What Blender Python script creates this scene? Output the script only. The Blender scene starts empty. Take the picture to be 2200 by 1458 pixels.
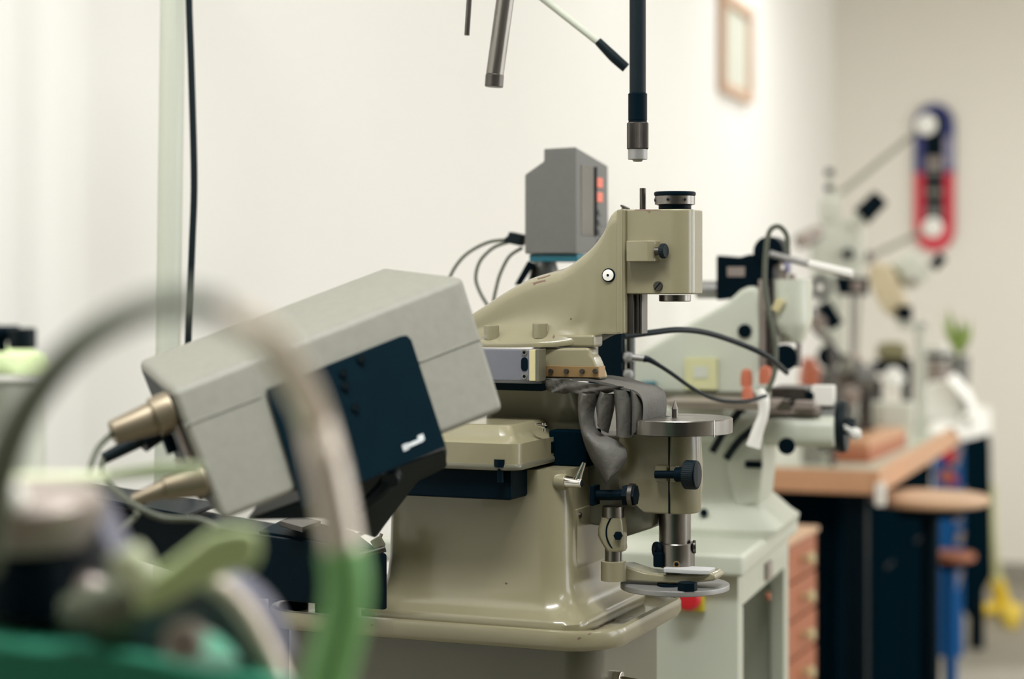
import bpy, bmesh, math, random
from mathutils import Vector, Matrix, Euler
random.seed(7)
PI = math.pi
R = math.radians
SC = bpy.context.scene
COL = SC.collection

# ------------------------------------------------------------------ camera, world, lights, exposure
F = 4200.0          # focal length in pixels of a 2200 wide frame
EYE = 1.45          # eye height; the horizon of the photograph is at pixel row 590
HZ = 590.0
cam_d = bpy.data.cameras.new('camera')
cam = bpy.data.objects.new('camera', cam_d)
COL.objects.link(cam)
cam.location = (0, 0, EYE)
cam.rotation_euler = (PI / 2, 0, 0)
cam_d.sensor_width = 36
cam_d.lens = 36 * F / 2200
cam_d.shift_y = -(729 - HZ) / 2200
cam_d.clip_start = 0.05
cam_d.dof.use_dof = True
cam_d.dof.focus_distance = 2.08
cam_d.dof.aperture_fstop = 3.0
SC.camera = cam

world = bpy.data.worlds.new('world')
SC.world = world
world.use_nodes = True
world.node_tree.nodes['Background'].inputs[0].default_value = (0.86, 0.93, 1.0, 1)
world.node_tree.nodes['Background'].inputs[1].default_value = 1.0
SC.view_settings.view_transform = 'Standard'
SC.view_settings.look = 'None'
SC.view_settings.gamma = 1
SC.view_settings.use_curve_mapping = False
SC.view_settings.exposure = 0.0

RA = 17.2           # room axes are turned by this angle

def area(name, loc, direction, sx, sy, power, col=(1, 1, 1)):
    l = bpy.data.lights.new(name, 'AREA')
    l.shape = 'RECTANGLE'; l.size = sx; l.size_y = sy; l.energy = power; l.color = col
    o = bpy.data.objects.new(name, l); COL.objects.link(o)
    o.location = loc
    o.rotation_euler = Vector(direction).to_track_quat('-Z', 'Z').to_euler()
    return o

def room(u, v, z=0.0):
    """room coordinates: u along the left wall (away from the camera), v out from the left wall"""
    a = R(RA)
    return Vector((-1.38 + u * math.sin(a) + v * math.cos(a), u * math.cos(a) - v * math.sin(a), z))
UD = Vector((math.sin(R(RA)), math.cos(R(RA)), 0)); VD = Vector((math.cos(R(RA)), -math.sin(R(RA)), 0))
# ceiling tubes' light (the fixtures themselves are built with the ceiling)
LAMPS = [(1.6, 1.0, 46), (3.6, 0.9, 4), (5.6, 0.9, 5), (7.6, 0.9, 14), (1.6, 3.2, 15), (3.6, 3.2, 9), (5.6, 3.2, 18), (7.6, 3.2, 32)]
for (u, v, e) in LAMPS:
    area('ceiling_tube_light', room(u, v, 2.88), (0, 0, -1), 1.2, 0.3, e, (0.975, 0.99, 1.0))
# daylight through the window row in the right wall
WINS = [(3.4, 2.0), (5.8, 2.0), (8.2, 2.0)]
for (u, w_), e in zip(WINS, (36, 31, 44)):
    area('window_daylight', room(u, 5.05, 1.75), (-VD.x, -VD.y, -0.12), 1.9, 1.5, e, (0.98, 0.985, 1.0))

# ------------------------------------------------------------------ materials
def lin(c):
    c = c / 255.0
    return c / 12.92 if c <= 0.04045 else ((c + 0.055) / 1.055) ** 2.4
MATS = {}
def pm(name, rgb, rough=0.5, metal=0.0, var=0.06, scale=30.0, bump=0.0, bscale=400.0, chips=None, spec=0.5, coat=0.0,
       emit=0.0, alpha=1.0, trans=0.0, stretch=None, rvar=0.0):
    if name in MATS: return MATS[name]
    m = bpy.data.materials.new(name); MATS[name] = m
    m.use_nodes = True
    nt = m.node_tree; n = nt.nodes; L = nt.links
    b = n['Principled BSDF']
    c = tuple(lin(x) for x in rgb)
    tc = n.new('ShaderNodeTexCoord')
    mp = n.new('ShaderNodeMapping')
    L.new(tc.outputs['Object'], mp.inputs[0])
    if stretch: mp.inputs['Scale'].default_value = stretch
    nz = n.new('ShaderNodeTexNoise'); nz.inputs['Scale'].default_value = scale; nz.inputs['Detail'].default_value = 4
    L.new(mp.outputs[0], nz.inputs[0])
    mx = n.new('ShaderNodeMix'); mx.data_type = 'RGBA'
    mx.inputs[6].default_value = tuple(max(0, x * (1 - var * 1.6)) for x in c) + (1,)
    mx.inputs[7].default_value = tuple(min(1, x * (1 + var * 1.6)) for x in c) + (1,)
    L.new(nz.outputs[0], mx.inputs[0])
    out = mx.outputs[2]
    if chips:
        nz2 = n.new('ShaderNodeTexNoise'); nz2.inputs['Scale'].default_value = 55; nz2.inputs['Detail'].default_value = 5
        L.new(tc.outputs['Object'], nz2.inputs[0])
        cr = n.new('ShaderNodeValToRGB'); cr.color_ramp.elements[0].position = 0.735; cr.color_ramp.elements[1].position = 0.75
        L.new(nz2.outputs[0], cr.inputs[0])
        mx2 = n.new('ShaderNodeMix'); mx2.data_type = 'RGBA'
        L.new(cr.outputs[0], mx2.inputs[0]); L.new(out, mx2.inputs[6])
        mx2.inputs[7].default_value = tuple(lin(x) for x in chips) + (1,)
        out = mx2.outputs[2]
    L.new(out, b.inputs['Base Color'])
    b.inputs['Roughness'].default_value = rough
    if rvar:
        mr = n.new('ShaderNodeMapRange')
        mr.inputs[3].default_value = max(0.02, rough - rvar); mr.inputs[4].default_value = rough + rvar
        L.new(nz.outputs[0], mr.inputs[0]); L.new(mr.outputs[0], b.inputs['Roughness'])
    b.inputs['Metallic'].default_value = metal
    b.inputs['Specular IOR Level'].default_value = spec
    b.inputs['Coat Weight'].default_value = coat
    b.inputs['Transmission Weight'].default_value = trans
    if emit:
        b.inputs['Emission Color'].default_value = c + (1,); b.inputs['Emission Strength'].default_value = emit
    if bump:
        nb = n.new('ShaderNodeTexNoise'); nb.inputs['Scale'].default_value = bscale; nb.inputs['Detail'].default_value = 3
        L.new(mp.outputs[0], nb.inputs[0])
        bp = n.new('ShaderNodeBump'); bp.inputs['Strength'].default_value = bump; bp.inputs['Distance'].default_value = 0.001
        L.new(nb.outputs[0], bp.inputs['Height']); L.new(bp.outputs[0], b.inputs['Normal'])
    return m

M_wall = pm('wall_paint', (238, 236, 230), 0.9, var=0.01, scale=2, bump=0.1, bscale=200)
M_wallb = pm('back_wall_paint', (238, 233, 222), 0.9, var=0.02, scale=1.2)
M_wallf = pm('front_wall_paint', (30, 50, 54), 0.9, var=0.03, scale=2)  # unseen wall behind the camera, made dark teal to darken and tint reflections
M_ceil = pm('ceiling_paint', (236, 232, 222), 0.9, var=0.02, scale=2)
M_floor = pm('floor_vinyl', (142, 136, 122), 0.55, var=0.08, scale=6, bump=0.05)
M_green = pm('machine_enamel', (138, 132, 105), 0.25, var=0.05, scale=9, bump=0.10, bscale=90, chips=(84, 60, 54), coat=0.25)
M_greend = pm('shaded_enamel', (104, 102, 86), 0.3, var=0.05, scale=9, bump=0.08, bscale=90, coat=0.2)  # darker copy of the machine enamel, shade under overhangs put into the colour
M_pale = pm('pale_enamel', (202, 206, 190), 0.38, var=0.03, scale=6, coat=0.15)
M_palew = pm('pale_grey_enamel', (214, 216, 202), 0.4, var=0.03, scale=6)
M_steel = pm('turned_steel', (132, 128, 122), 0.3, 1.0, var=0.12, scale=60, stretch=(1, 1, 0.08), rvar=0.08)
M_steeld = pm('dark_steel', (96, 92, 88), 0.38, 1.0, var=0.15, scale=50, rvar=0.08)
M_alu = pm('brushed_aluminium', (150, 149, 146), 0.45, 0.6, var=0.05, scale=60)
M_chrome = pm('chrome', (215, 212, 205), 0.12, 1.0, var=0.02)
M_black = pm('black_enamel', (5, 20, 28), 0.4, var=0.1, scale=20, spec=0.05)
M_rubber = pm('black_rubber', (10, 24, 29), 0.5, spec=0.2, var=0.1, scale=40, bump=0.2)
M_hidec = pm('grey_leather', (84, 82, 76), 0.62, var=0.14, scale=26, bump=0.55, bscale=260)
M_brass = pm('brown_brass', (150, 122, 82), 0.45, 0.55, var=0.1, scale=40)
M_cream = pm('cream_plastic', (206, 196, 150), 0.4, var=0.03)
M_box = pm('grey_hammer_paint', (134, 133, 122), 0.55, var=0.07, scale=120, bump=0.12, bscale=500)
M_panel = pm('black_panel', (5, 26, 35), 0.5, spec=0.04, var=0.1, scale=30)
M_dro = pm('grey_plastic', (112, 112, 108), 0.55, var=0.05, scale=150)
M_lav = pm('anodised_scale', (120, 122, 131), 0.45, 0.3, var=0.04, scale=50)
M_wood = pm('orange_wood', (206, 158, 120), 0.5, var=0.1, scale=14, stretch=(1, 6, 6))
M_woodd = pm('red_wood', (172, 104, 72), 0.5, var=0.12, scale=14, stretch=(6, 1, 6))
M_woodl = pm('pale_wood', (208, 170, 136), 0.45, var=0.06, scale=14)
M_white = pm('white_plastic', (236, 234, 226), 0.4, var=0.02)
M_paper = pm('white_paper', (242, 240, 232), 0.85, var=0.03)
M_beige = pm('beige_enamel', (214, 198, 164), 0.45, var=0.05)
M_fgreen = pm('bright_green_rubber', (130, 192, 116), 0.5, var=0.05)
M_fdgreen = pm('dark_green_enamel', (56, 138, 110), 0.35, var=0.08, scale=12)
M_flever = pm('pale_green_plastic', (200, 216, 160), 0.45, var=0.06)
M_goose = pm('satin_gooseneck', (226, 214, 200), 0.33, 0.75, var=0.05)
M_gooseg = pm('shaded_olive_gooseneck', (92, 100, 80), 0.5, 0.1, var=0.05)  # dark olive holds the shade of the hose's backlit side
M_purple = pm('purple_grey_metal', (104, 104, 118), 0.5, 0.3, var=0.1)
M_greyp = pm('warm_grey_metal', (158, 146, 138), 0.4, 0.4, var=0.08)
M_conn = pm('nickel_connector', (146, 134, 114), 0.42, 0.8, var=0.08)
M_cable = pm('grey_cable', (84, 88, 74), 0.5)
M_red = pm('signal_red', (214, 40, 48), 0.4)
M_yellow = pm('signal_yellow', (214, 200, 60), 0.5)
M_yel = pm('yellow_paint', (226, 196, 62), 0.5)
M_pyel = pm('pale_yellow_paper', (206, 206, 158), 0.7)
M_blue = pm('blue_gloss', (4, 84, 146), 0.55, spec=0.2, var=0.08)
M_navy = pm('navy_print', (52, 58, 120), 0.5)
M_lilac = pm('lilac_print', (150, 146, 172), 0.5)
M_sred = pm('red_print', (214, 52, 72), 0.5)
M_orange = pm('orange_red_paint', (190, 108, 80), 0.5, var=0.08)
M_teal = pm('teal_plastic', (16, 104, 122), 0.45)
M_leaf = pm('leaf', (142, 164, 84), 0.5, var=0.15, scale=20)
M_led = pm('red_led', (236, 112, 84), 0.4, emit=0.15)
M_tube = pm('fluorescent_tube', (255, 250, 238), 0.4, emit=2.0)
M_screen = pm('display_window', (96, 92, 84), 0.25)
M_glass = pm('glass', (225, 232, 228), 0.04, trans=1.0, var=0.0)
M_label = pm('printed_label', (214, 220, 220), 0.5)
M_greymat = pm('grey_mat', (168, 162, 148), 0.7)
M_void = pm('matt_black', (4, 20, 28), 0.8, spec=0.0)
M_cgreen = pm('cream_green', (216, 224, 186), 0.5)
M_plate = pm('satin_plate', (186, 186, 184), 0.5)
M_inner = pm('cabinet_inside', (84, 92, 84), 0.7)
M_wfr = pm('frame_wood', (206, 172, 146), 0.5)
M_top = pm('worktop_laminate', (196, 200, 182), 0.3, var=0.03)

# ------------------------------------------------------------------ frames and linking
class Frame:
    """a local frame standing on the floor: X to the right and a little nearer, Y away"""
    def __init__(s, px, D, ang):
        s.ox = (px - 1100) / F * D; s.oy = D; s.a = R(ang)
        s.M = Matrix.Translation((s.ox, s.oy, 0)) @ Matrix.Rotation(-s.a, 4, 'Z')
        s.u = Vector((math.sin(s.a), math.cos(s.a))); s.v = Vector((math.cos(s.a), -math.sin(s.a)))
    def S(s, px, py, Y=0.0):
        dx = (px - 1100) / F
        t = (s.ox * s.u.x + s.oy * s.u.y + Y) / (dx * s.u.x + s.u.y)
        x, y = t * dx, t
        return Vector(((x - s.ox) * s.v.x + (y - s.oy) * s.v.y, Y, EYE - (py - HZ) / F * t))
    def W(s, px, py, D):
        """point at camera distance D, in this frame's coordinates"""
        return s.M.inverted() @ Vector(((px - 1100) / F * D, D, EYE - (py - HZ) / F * D))
FR = None
def use(fr):
    global FR
    FR = fr
WORLD = Frame(1100, 0.0001, 0); WORLD.M = Matrix.Identity(4); WORLD.ox = 0; WORLD.oy = 0

def thing(name, label, cat, base, group=None, frame=None):
    o = bpy.data.objects.new(name, None); COL.objects.link(o)
    o.empty_display_size = 0.05
    o.matrix_world = (frame or FR).M @ Matrix.Translation(base)
    o['label'] = label; o['category'] = cat
    if group: o['group'] = group
    return o
def wm(o):
    m = o.matrix_basis.copy()
    while o.parent:
        o = o.parent; m = o.matrix_basis @ m
    return m
def part(name, bm, mat, parent=None, label=None, sharp=38, wn=True, frame=None, stuff=False):
    fr = frame or FR
    if parent is None:
        xs = [v.co.x for v in bm.verts]; ys = [v.co.y for v in bm.verts]; zs = [v.co.z for v in bm.verts]
        base = Vector(((min(xs) + max(xs)) / 2, (min(ys) + max(ys)) / 2, min(zs)))
        mw = fr.M @ Matrix.Translation(base)
    else:
        mw = wm(parent)
    bm.transform(mw.inverted() @ fr.M)
    bmesh.ops.recalc_face_normals(bm, faces=bm.faces[:])
    me = bpy.data.meshes.new(name)
    bm.to_mesh(me); bm.free()
    for p in me.polygons: p.use_smooth = True
    me.set_sharp_from_angle(angle=R(sharp))
    me.materials.append(mat)
    o = bpy.data.objects.new(name, me); COL.objects.link(o)
    if parent is None: o.matrix_basis = mw
    else: o.parent = parent
    if wn:
        w = o.modifiers.new('weighted', 'WEIGHTED_NORMAL'); w.keep_sharp = True
    if label: o['label'] = label
    if stuff: o['kind'] = 'stuff'
    return o
def solo(name, bm, mat, label, cat, group=None, **k):
    o = part(name, bm, mat, None, label, **k)
    o['category'] = cat
    if group: o['group'] = group
    return o
def struct(name, bm, mat, parent=None, **k):
    o = part(name, bm, mat, parent, **k)
    if parent is None: o['kind'] = 'structure'
    return o

# ------------------------------------------------------------------ mesh builders
def NB(): return bmesh.new()
def bev(bm, edges, off, seg=2):
    if off > 0 and edges:
        bmesh.ops.bevel(bm, geom=list(edges), offset=off, segments=seg, profile=0.5, affect='EDGES', clamp_overlap=True)
def sharp_edges(faces, ang=30):
    es = set()
    for f in faces:
        for e in f.edges:
            if len(e.link_faces) == 2 and e.calc_face_angle(0) > R(ang): es.add(e)
    return es
def box(bm, c, s, rot=None, b=0.0, seg=2):
    t = NB()
    bmesh.ops.create_cube(t, size=1)
    bmesh.ops.scale(t, vec=Vector(s), verts=t.verts)
    bev(t, t.edges[:], b, seg)
    if rot is not None: t.transform((rot if isinstance(rot, Matrix) else Euler(rot).to_matrix().to_4x4()))
    t.transform(Matrix.Translation(c))
    join(bm, t); return bm
def box2(bm, a, c, b=0.0, seg=2):
    a = Vector(a); c = Vector(c)
    return box(bm, (a + c) / 2, (abs(c.x - a.x), abs(c.y - a.y), abs(c.z - a.z)), None, b, seg)
def join(bm, t):
    me = bpy.data.meshes.new('tmp'); t.to_mesh(me); t.free(); bm.from_mesh(me); bpy.data.meshes.remove(me)
def loft(bm, rings, cap=True, b=0.0, closed=False, seg=2):
    t = NB()
    R_ = [[t.verts.new(p) for p in r] for r in rings]
    n = len(R_[0])
    m = len(R_)
    for i in range(m if closed else m - 1):
        A, B = R_[i], R_[(i + 1) % m]
        for j in range(n):
            t.faces.new((A[j], A[(j + 1) % n], B[(j + 1) % n], B[j]))
    if cap and not closed:
        t.faces.new(R_[0]); t.faces.new(list(reversed(R_[-1])))
    bmesh.ops.recalc_face_normals(t, faces=t.faces[:])
    if b: bev(t, sharp_edges(t.faces), b, seg)
    join(bm, t); return bm
def prism(bm, pts, y0, y1, b=0.0, seg=2):
    return loft(bm, [[Vector((p[0], y0, p[-1])) for p in pts], [Vector((p[0], y1, p[-1])) for p in pts]], b=b, seg=seg)
def prismz(bm, pts, z0, z1, b=0.0, seg=2):
    return loft(bm, [[Vector((p[0], p[1], z0)) for p in pts], [Vector((p[0], p[1], z1)) for p in pts]], b=b, seg=seg)
def basis(d):
    d = Vector(d).normalized()
    a = Vector((0, 0, 1)) if abs(d.z) < 0.9 else Vector((1, 0, 0))
    x = d.cross(a).normalized(); y = d.cross(x).normalized()
    return x, y, d
def lathe(bm, prof, o, axis=(0, 0, 1), seg=40):
    """prof: (radius, height along the axis)"""
    x, y, d = basis(axis); o = Vector(o)
    t = NB()
    rings = []
    for r, h in prof:
        if r < 1e-6: rings.append([t.verts.new(o + d * h)])
        else: rings.append([t.verts.new(o + d * h + x * r * math.cos(2 * PI * k / seg) + y * r * math.sin(2 * PI * k / seg)) for k in range(seg)])
    for A, B in zip(rings, rings[1:]):
        for k in range(seg):
            k2 = (k + 1) % seg
            if len(A) == 1 and len(B) == 1: break
            if len(A) == 1: t.faces.new((A[0], B[k], B[k2]))
            elif len(B) == 1: t.faces.new((A[k], A[k2], B[0]))
            else: t.faces.new((A[k], A[k2], B[k2], B[k]))
    if len(rings[0]) > 1: t.faces.new(rings[0])
    if len(rings[-1]) > 1: t.faces.new(rings[-1])
    join(bm, t); return bm
def cyl(bm, p0, p1, r, r2=None, b=0.0, seg=28):
    p0 = Vector(p0); p1 = Vector(p1); r2 = r if r2 is None else r2
    h = (p1 - p0).length
    pr = [(r, 0), (r2, h)] if not b else [(r - b, 0), (r - b * .3, b * .3), (r, b), (r2, h - b), (r2 - b * .3, h - b * .3), (r2 - b, h)]
    return lathe(bm, pr, p0, p1 - p0, seg)
def smooth(pts, n=8):
    P = [Vector(p) for p in pts]
    if len(P) < 3: return P
    out = []
    for i in range(len(P) - 1):
        p0 = P[max(i - 1, 0)]; p1 = P[i]; p2 = P[i + 1]; p3 = P[min(i + 2, len(P) - 1)]
        for k in range(n):
            t = k / n
            out.append(0.5 * ((2 * p1) + (-p0 + p2) * t + (2 * p0 - 5 * p1 + 4 * p2 - p3) * t * t + (-p0 + 3 * p1 - 3 * p2 + p3) * t ** 3))
    out.append(P[-1]); return out
def tube(bm, pts, r, seg=12, n=8, rough=0):
    P = smooth(pts, n) if n else [Vector(p) for p in pts]
    if isinstance(r, (int, float)): rr = [r] * len(P)
    else:
        rr = []
        for i in range(len(P)):
            f = i / (len(P) - 1) * (len(r) - 1); k = min(int(f), len(r) - 2); rr.append(r[k] + (r[k + 1] - r[k]) * (f - k))
    rings = []
    T = (P[1] - P[0]).normalized(); x, y, _ = basis(T)
    for i, p in enumerate(P):
        Tn = (P[min(i + 1, len(P) - 1)] - P[max(i - 1, 0)]).normalized()
        q = T.rotation_difference(Tn); x = q @ x; y = q @ y; T = Tn
        rings.append([p + (x * math.cos(2 * PI * k / seg) + y * math.sin(2 * PI * k / seg)) * rr[i] for k in range(seg)])
    return loft(bm, rings)
def rrect(hx, hy, r, cx=0, cy=0, n=5):
    """rounded rectangle in plan"""
    r = min(r, hx * .999, hy * .999)
    out = []
    for (sx, sy, a0) in ((1, 1, 0), (-1, 1, 90), (-1, -1, 180), (1, -1, 270)):
        for k in range(n + 1):
            a = R(a0 + 90 * k / n)
            out.append((cx + sx * (hx - r) + r * math.cos(a), cy + sy * (hy - r) + r * math.sin(a)))
    return out
def ringz(pts, z): return [Vector((p[0], p[1], z)) for p in pts]
def sheet(bm, A, B, th, n=8, m=8, bulge=0.0, wob=0.0, ydir=(0, -1, 0)):
    """thin cloth between two edge curves"""
    A = smooth(A, n); B = smooth(B, n); k = min(len(A), len(B)); yd = Vector(ydir)
    top, bot = [], []
    for i in range(k):
        r1 = []; 
        for j in range(m + 1):
            t = j / m
            p = A[i].lerp(B[i], t) + yd * (bulge * math.sin(PI * t) + wob * math.sin(i * .9 + j * 1.7) * math.sin(PI * t))
            r1.append(p)
        top.append(r1)
    t_ = NB()
    for sgn in (0, 1):
        V = [[t_.verts.new(p - yd * th * sgn) for p in r] for r in top]
        if sgn == 0: V0 = V
        for i in range(k - 1):
            for j in range(m): t_.faces.new((V[i][j], V[i + 1][j], V[i + 1][j + 1], V[i][j + 1]))
    for i in range(k - 1):
        t_.faces.new((V0[i][0], V0[i + 1][0], V[i + 1][0], V[i][0])); t_.faces.new((V0[i][m], V0[i + 1][m], V[i + 1][m], V[i][m]))
    for j in range(m):
        t_.faces.new((V0[0][j], V0[0][j + 1], V[0][j + 1], V[0][j])); t_.faces.new((V0[-1][j], V0[-1][j + 1], V[-1][j + 1], V[-1][j]))
    bmesh.ops.recalc_face_normals(t_, faces=t_.faces[:])
    join(bm, t_); return bm
def knurl(bm, p0, p1, r, n=48, d=0.0004):
    """cylinder with a fluted (knurled) rim"""
    p0 = Vector(p0); p1 = Vector(p1); x, y, a = basis(p1 - p0)
    rings = []
    for s, q in ((r - d * 3, p0), (r, p0 + a * d * 3), (r, p1 - a * d * 3), (r - d * 3, p1)):
        rings.append([q + (x * math.cos(PI * k / n) + y * math.sin(PI * k / n)) * (s - (d if k % 2 else 0)) for k in range(2 * n)])
    return loft(bm, rings)

from mathutils.bvhtree import BVHTree
def decal(name, obj, polys, mat, parent, off=0.00025):
    """thin flakes lying on an object's surface; each polygon is given by rows of the photograph"""
    m = wm(obj); me = obj.data
    t = BVHTree.FromPolygons([m @ v.co for v in me.vertices], [list(p.vertices) for p in me.polygons])
    o = Vector((0, 0, EYE)); bm = NB()
    for pl_ in polys:
        hit = []
        for px, py in pl_:
            d = Vector(((px - 1100) / F, 1, -(py - HZ) / F)).normalized()
            loc, nrm, i_, dist = t.ray_cast(o, d)
            if loc is None: hit = None; break
            if nrm.dot(d) > 0: nrm = -nrm
            hit.append((loc, nrm))
        if not hit: continue
        c = sum((h_[0] for h_ in hit), Vector()) / len(hit)
        fi = FR.M.inverted()
        top = [fi @ (l + n_ * off) for l, n_ in hit]; bot = [fi @ (l - n_ * off * 2) for l, n_ in hit]
        loft(bm, [top, bot])
    if len(bm.verts): return part(name, bm, mat, parent, wn=False)
# ------------------------------------------------------------------ the room
ROOM = Frame(1100, 1.0, RA); ROOM.ox = -1.38; ROOM.oy = 0.0
ROOM.M = Matrix.Translation((-1.38, 0, 0)) @ Matrix.Rotation(-R(RA), 4, 'Z')
def on_left_wall(px, py, X=0.0):
    dx = (px - 1100) / F; t = (ROOM.ox * ROOM.v.x + X) / (dx * ROOM.v.x + ROOM.v.y)
    return Vector((X, (t * dx - ROOM.ox) * ROOM.u.x + t * ROOM.u.y, EYE - (py - HZ) / F * t))
YB, XR, HC, YF = 9.944, 5.2, 3.0, -3.2
use(ROOM)
struct('floor', box2(NB(), (-0.1, YF - 0.1, -0.1), (XR + 0.1, YB + 0.1, 0)), M_floor)
struct('ceiling', box2(NB(), (-0.1, YF - 0.1, HC), (XR + 0.1, YB + 0.1, HC + 0.1)), M_ceil)
struct('wall_left', box2(NB(), (-0.1, YF, 0), (0, YB, HC)), M_wall)
struct('wall_back', box2(NB(), (-0.1, YB, 0), (XR + 0.1, YB + 0.1, HC)), M_wallb)
struct('wall_front', box2(NB(), (-0.1, YF - 0.1, 0), (XR + 0.1, YF, HC)), M_wallf)
bm = NB()
wins = WINS
box2(bm, (XR, YF, 0), (XR + 0.1, YB, 0.95)); box2(bm, (XR, YF, 2.55), (XR + 0.1, YB, HC))
ys = [YF]
for c, w in wins: ys += [c - w / 2, c + w / 2]
ys.append(YB)
for a, b_ in zip(ys[::2], ys[1::2]): box2(bm, (XR, a, 0.95), (XR + 0.1, b_, 2.55))
struct('wall_right', bm, M_wallb)
for i, (c, w) in enumerate(wins):
    bm = NB()
    for a in (c - w / 2, c - 0.025, c + w / 2 - 0.05): box2(bm, (XR - 0.02, a, 0.95), (XR + 0.05, a + 0.05, 2.55))
    for z in (0.95, 2.5): box2(bm, (XR - 0.02, c - w / 2, z), (XR + 0.05, c + w / 2, z + 0.05))
    wf = struct('window_%d' % (i + 1), bm, M_white)
    part('pane', box2(NB(), (XR + 0.03, c - w / 2, 0.95), (XR + 0.036, c + w / 2, 2.55)), M_glass, wf)
struct('baseboard_back', box2(NB(), (0, YB - 0.012, 0), (XR, YB, 0.09), 0.003), pm('grey_baseboard', (150, 146, 134), 0.5))
struct('baseboard_left', box2(NB(), (0, YF, 0), (0.012, YB, 0.09), 0.003), pm('grey_baseboard', (150, 146, 134), 0.5))
i = 0
for (u, v, _) in LAMPS:
    i += 1
    t = thing('ceiling_light', 'long white fluorescent ceiling fitting, %s one of the row nearer the %s' % (('nearest', 'second', 'third', 'farthest')[(i - 1) % 4], 'machines' if i < 5 else 'windows'), 'light', (v, u, HC - 0.09), 'fluorescent ceiling fittings')
    part('housing', box2(NB(), (v - 0.15, u - 0.6, HC - 0.03), (v + 0.15, u + 0.6, HC), 0.005), M_white, t)
    for s in (-0.06, 0.06): part('tube', cyl(NB(), (v + s, u - 0.58, HC - 0.05), (v + s, u + 0.58, HC - 0.05), 0.014, seg=12), M_tube, t)

# picture frame on the left wall
use(ROOM)
A = on_left_wall(1540, -20); B = on_left_wall(1604, 214)
y0, y1 = A.y, on_left_wall(1603, 100).y
zt, zb = on_left_wall(1572, 0).z, on_left_wall(1566, 208).z
t = thing('picture_frame', 'light wooden picture frame with a blank pale picture on the left wall', 'picture frame', (0, (y0 + y1) / 2, zb))
bw = 0.036
for nm, a, c in (('bottom_rail', (0.002, y0, zb), (0.03, y1, zb + bw)), ('top_rail', (0.002, y0, zt - bw), (0.03, y1, zt)),
                 ('left_stile', (0.002, y0, zb + bw), (0.03, y0 + bw, zt - bw)), ('right_stile', (0.002, y1 - bw, zb + bw), (0.03, y1, zt - bw))):
    part(nm, box2(NB(), a, c, 0.004), M_wfr, t)
part('picture', box2(NB(), (0.002, y0 + bw, zb + bw), (0.01, y1 - bw, zt - bw)), M_palew, t)
t.rotation_mode = 'XYZ'
# skateboard on the back wall
p0 = ROOM.S(2006, 540, YB); p1 = ROOM.S(2008, 222, YB)
cx, zb, zt = p1.x, p0.z, p1.z; hw = 0.095; h = zt - zb
t = thing('skateboard', 'skateboard deck hung upright on the back wall, blue above and red below', 'skateboard', (cx, YB - 0.015, zb))
def deck(x0, x1, za, zb_, top, bot, y, th=0.006):
    pts = []
    rr = (x1 - x0) / 2; c = (x0 + x1) / 2
    if top: pts += [(c + rr * math.cos(R(a)), zb_ - rr * 1.1 + rr * 1.1 * math.sin(R(a))) for a in range(0, 181, 12)]
    else: pts += [(x1, zb_), (x0, zb_)]
    if bot: pts += [(c - rr * math.cos(R(a)), za + rr * 1.1 - rr * 1.1 * math.sin(R(a))) for a in range(0, 181, 12)]
    else: pts += [(x0, za), (x1, za)]
    return prism(NB(), pts, y, y - th, 0.001)
zm = zt - h * 0.47
part('deck', deck(cx - hw, cx + hw, zb, zt, True, True, YB - 0.001, 0.012), M_black, t)
part('blue_panel', deck(cx - hw, cx + hw, zm, zt, True, False, YB - 0.014), M_navy, t, 'blue upper half of the deck graphic')
part('red_panel', deck(cx - hw, cx + hw, zb, zm, False, True, YB - 0.014), M_sred, t, 'red lower half of the deck graphic')
part('center_panel', box2(NB(), (cx - 0.047, YB - 0.021, zb + 0.13), (cx + 0.047, YB - 0.023, zt - 0.05)), M_black, t, 'black strip down the middle')
for z, s, m in ((0.60, 0.045, M_greyp), (0.40, 0.03, M_box), (0.53, 0.03, M_dro), (0.27, 0.05, M_dro)):
    part('print_patch', box2(NB(), (cx - 0.036, YB - 0.0235, zb + h * z - s / 2), (cx + 0.036, YB - 0.0245, zb + h * z + s / 2)), m, t)
part('side_patch', box2(NB(), (cx + 0.042, YB - 0.021, zm + 0.02), (cx + hw - 0.006, YB - 0.0225, zm + 0.17)), M_lilac, t, 'lilac patch on the blue half')

# ------------------------------------------------------------------ the jig boring machine (in focus)
M1 = Frame(1450, 2.1, 22); use(M1); S = M1.S
# --- cabinet with tray
D0 = -0.145   # near long side of the tray
zt = S(1110, 1352, D0).z
xl, xr = S(555, 1340, D0 + 0.02).x, S(1262, 1370, D0 + 0.02).x + 0.03
cb = thing('machine_cabinet', 'olive green enamelled cabinet with rounded tray top under the jig boring machine', 'cabinet', ((xl + xr) / 2, 0.0, 0))
cxm, hx, hy, cy = (xl + xr) / 2, (xr - xl) / 2, 0.150, D0 + 0.150
rings = []
for off, z in ((-0.010, zt - 0.021), (-0.003, zt - 0.019), (0, zt - 0.014), (0, zt - 0.004), (-0.002, zt), (-0.007, zt + 0.001), (-0.011, zt - 0.002), (-0.014, zt - 0.008), (-0.02, zt - 0.009)):
    rings.append(ringz(rrect(hx + off, hy + off, 0.06 + off, cxm, cy, 10), z))
part('tray', loft(NB(), rings), M_green, cb)
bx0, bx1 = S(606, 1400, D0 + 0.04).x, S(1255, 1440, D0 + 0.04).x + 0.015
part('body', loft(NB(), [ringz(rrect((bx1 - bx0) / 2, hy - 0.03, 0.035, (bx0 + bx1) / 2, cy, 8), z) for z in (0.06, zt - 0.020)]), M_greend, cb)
part('plinth', box2(NB(), (bx0 + 0.02, cy - hy + 0.05, 0), (bx1 - 0.02, cy + hy - 0.05, 0.06), 0.004), M_black, cb)
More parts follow.
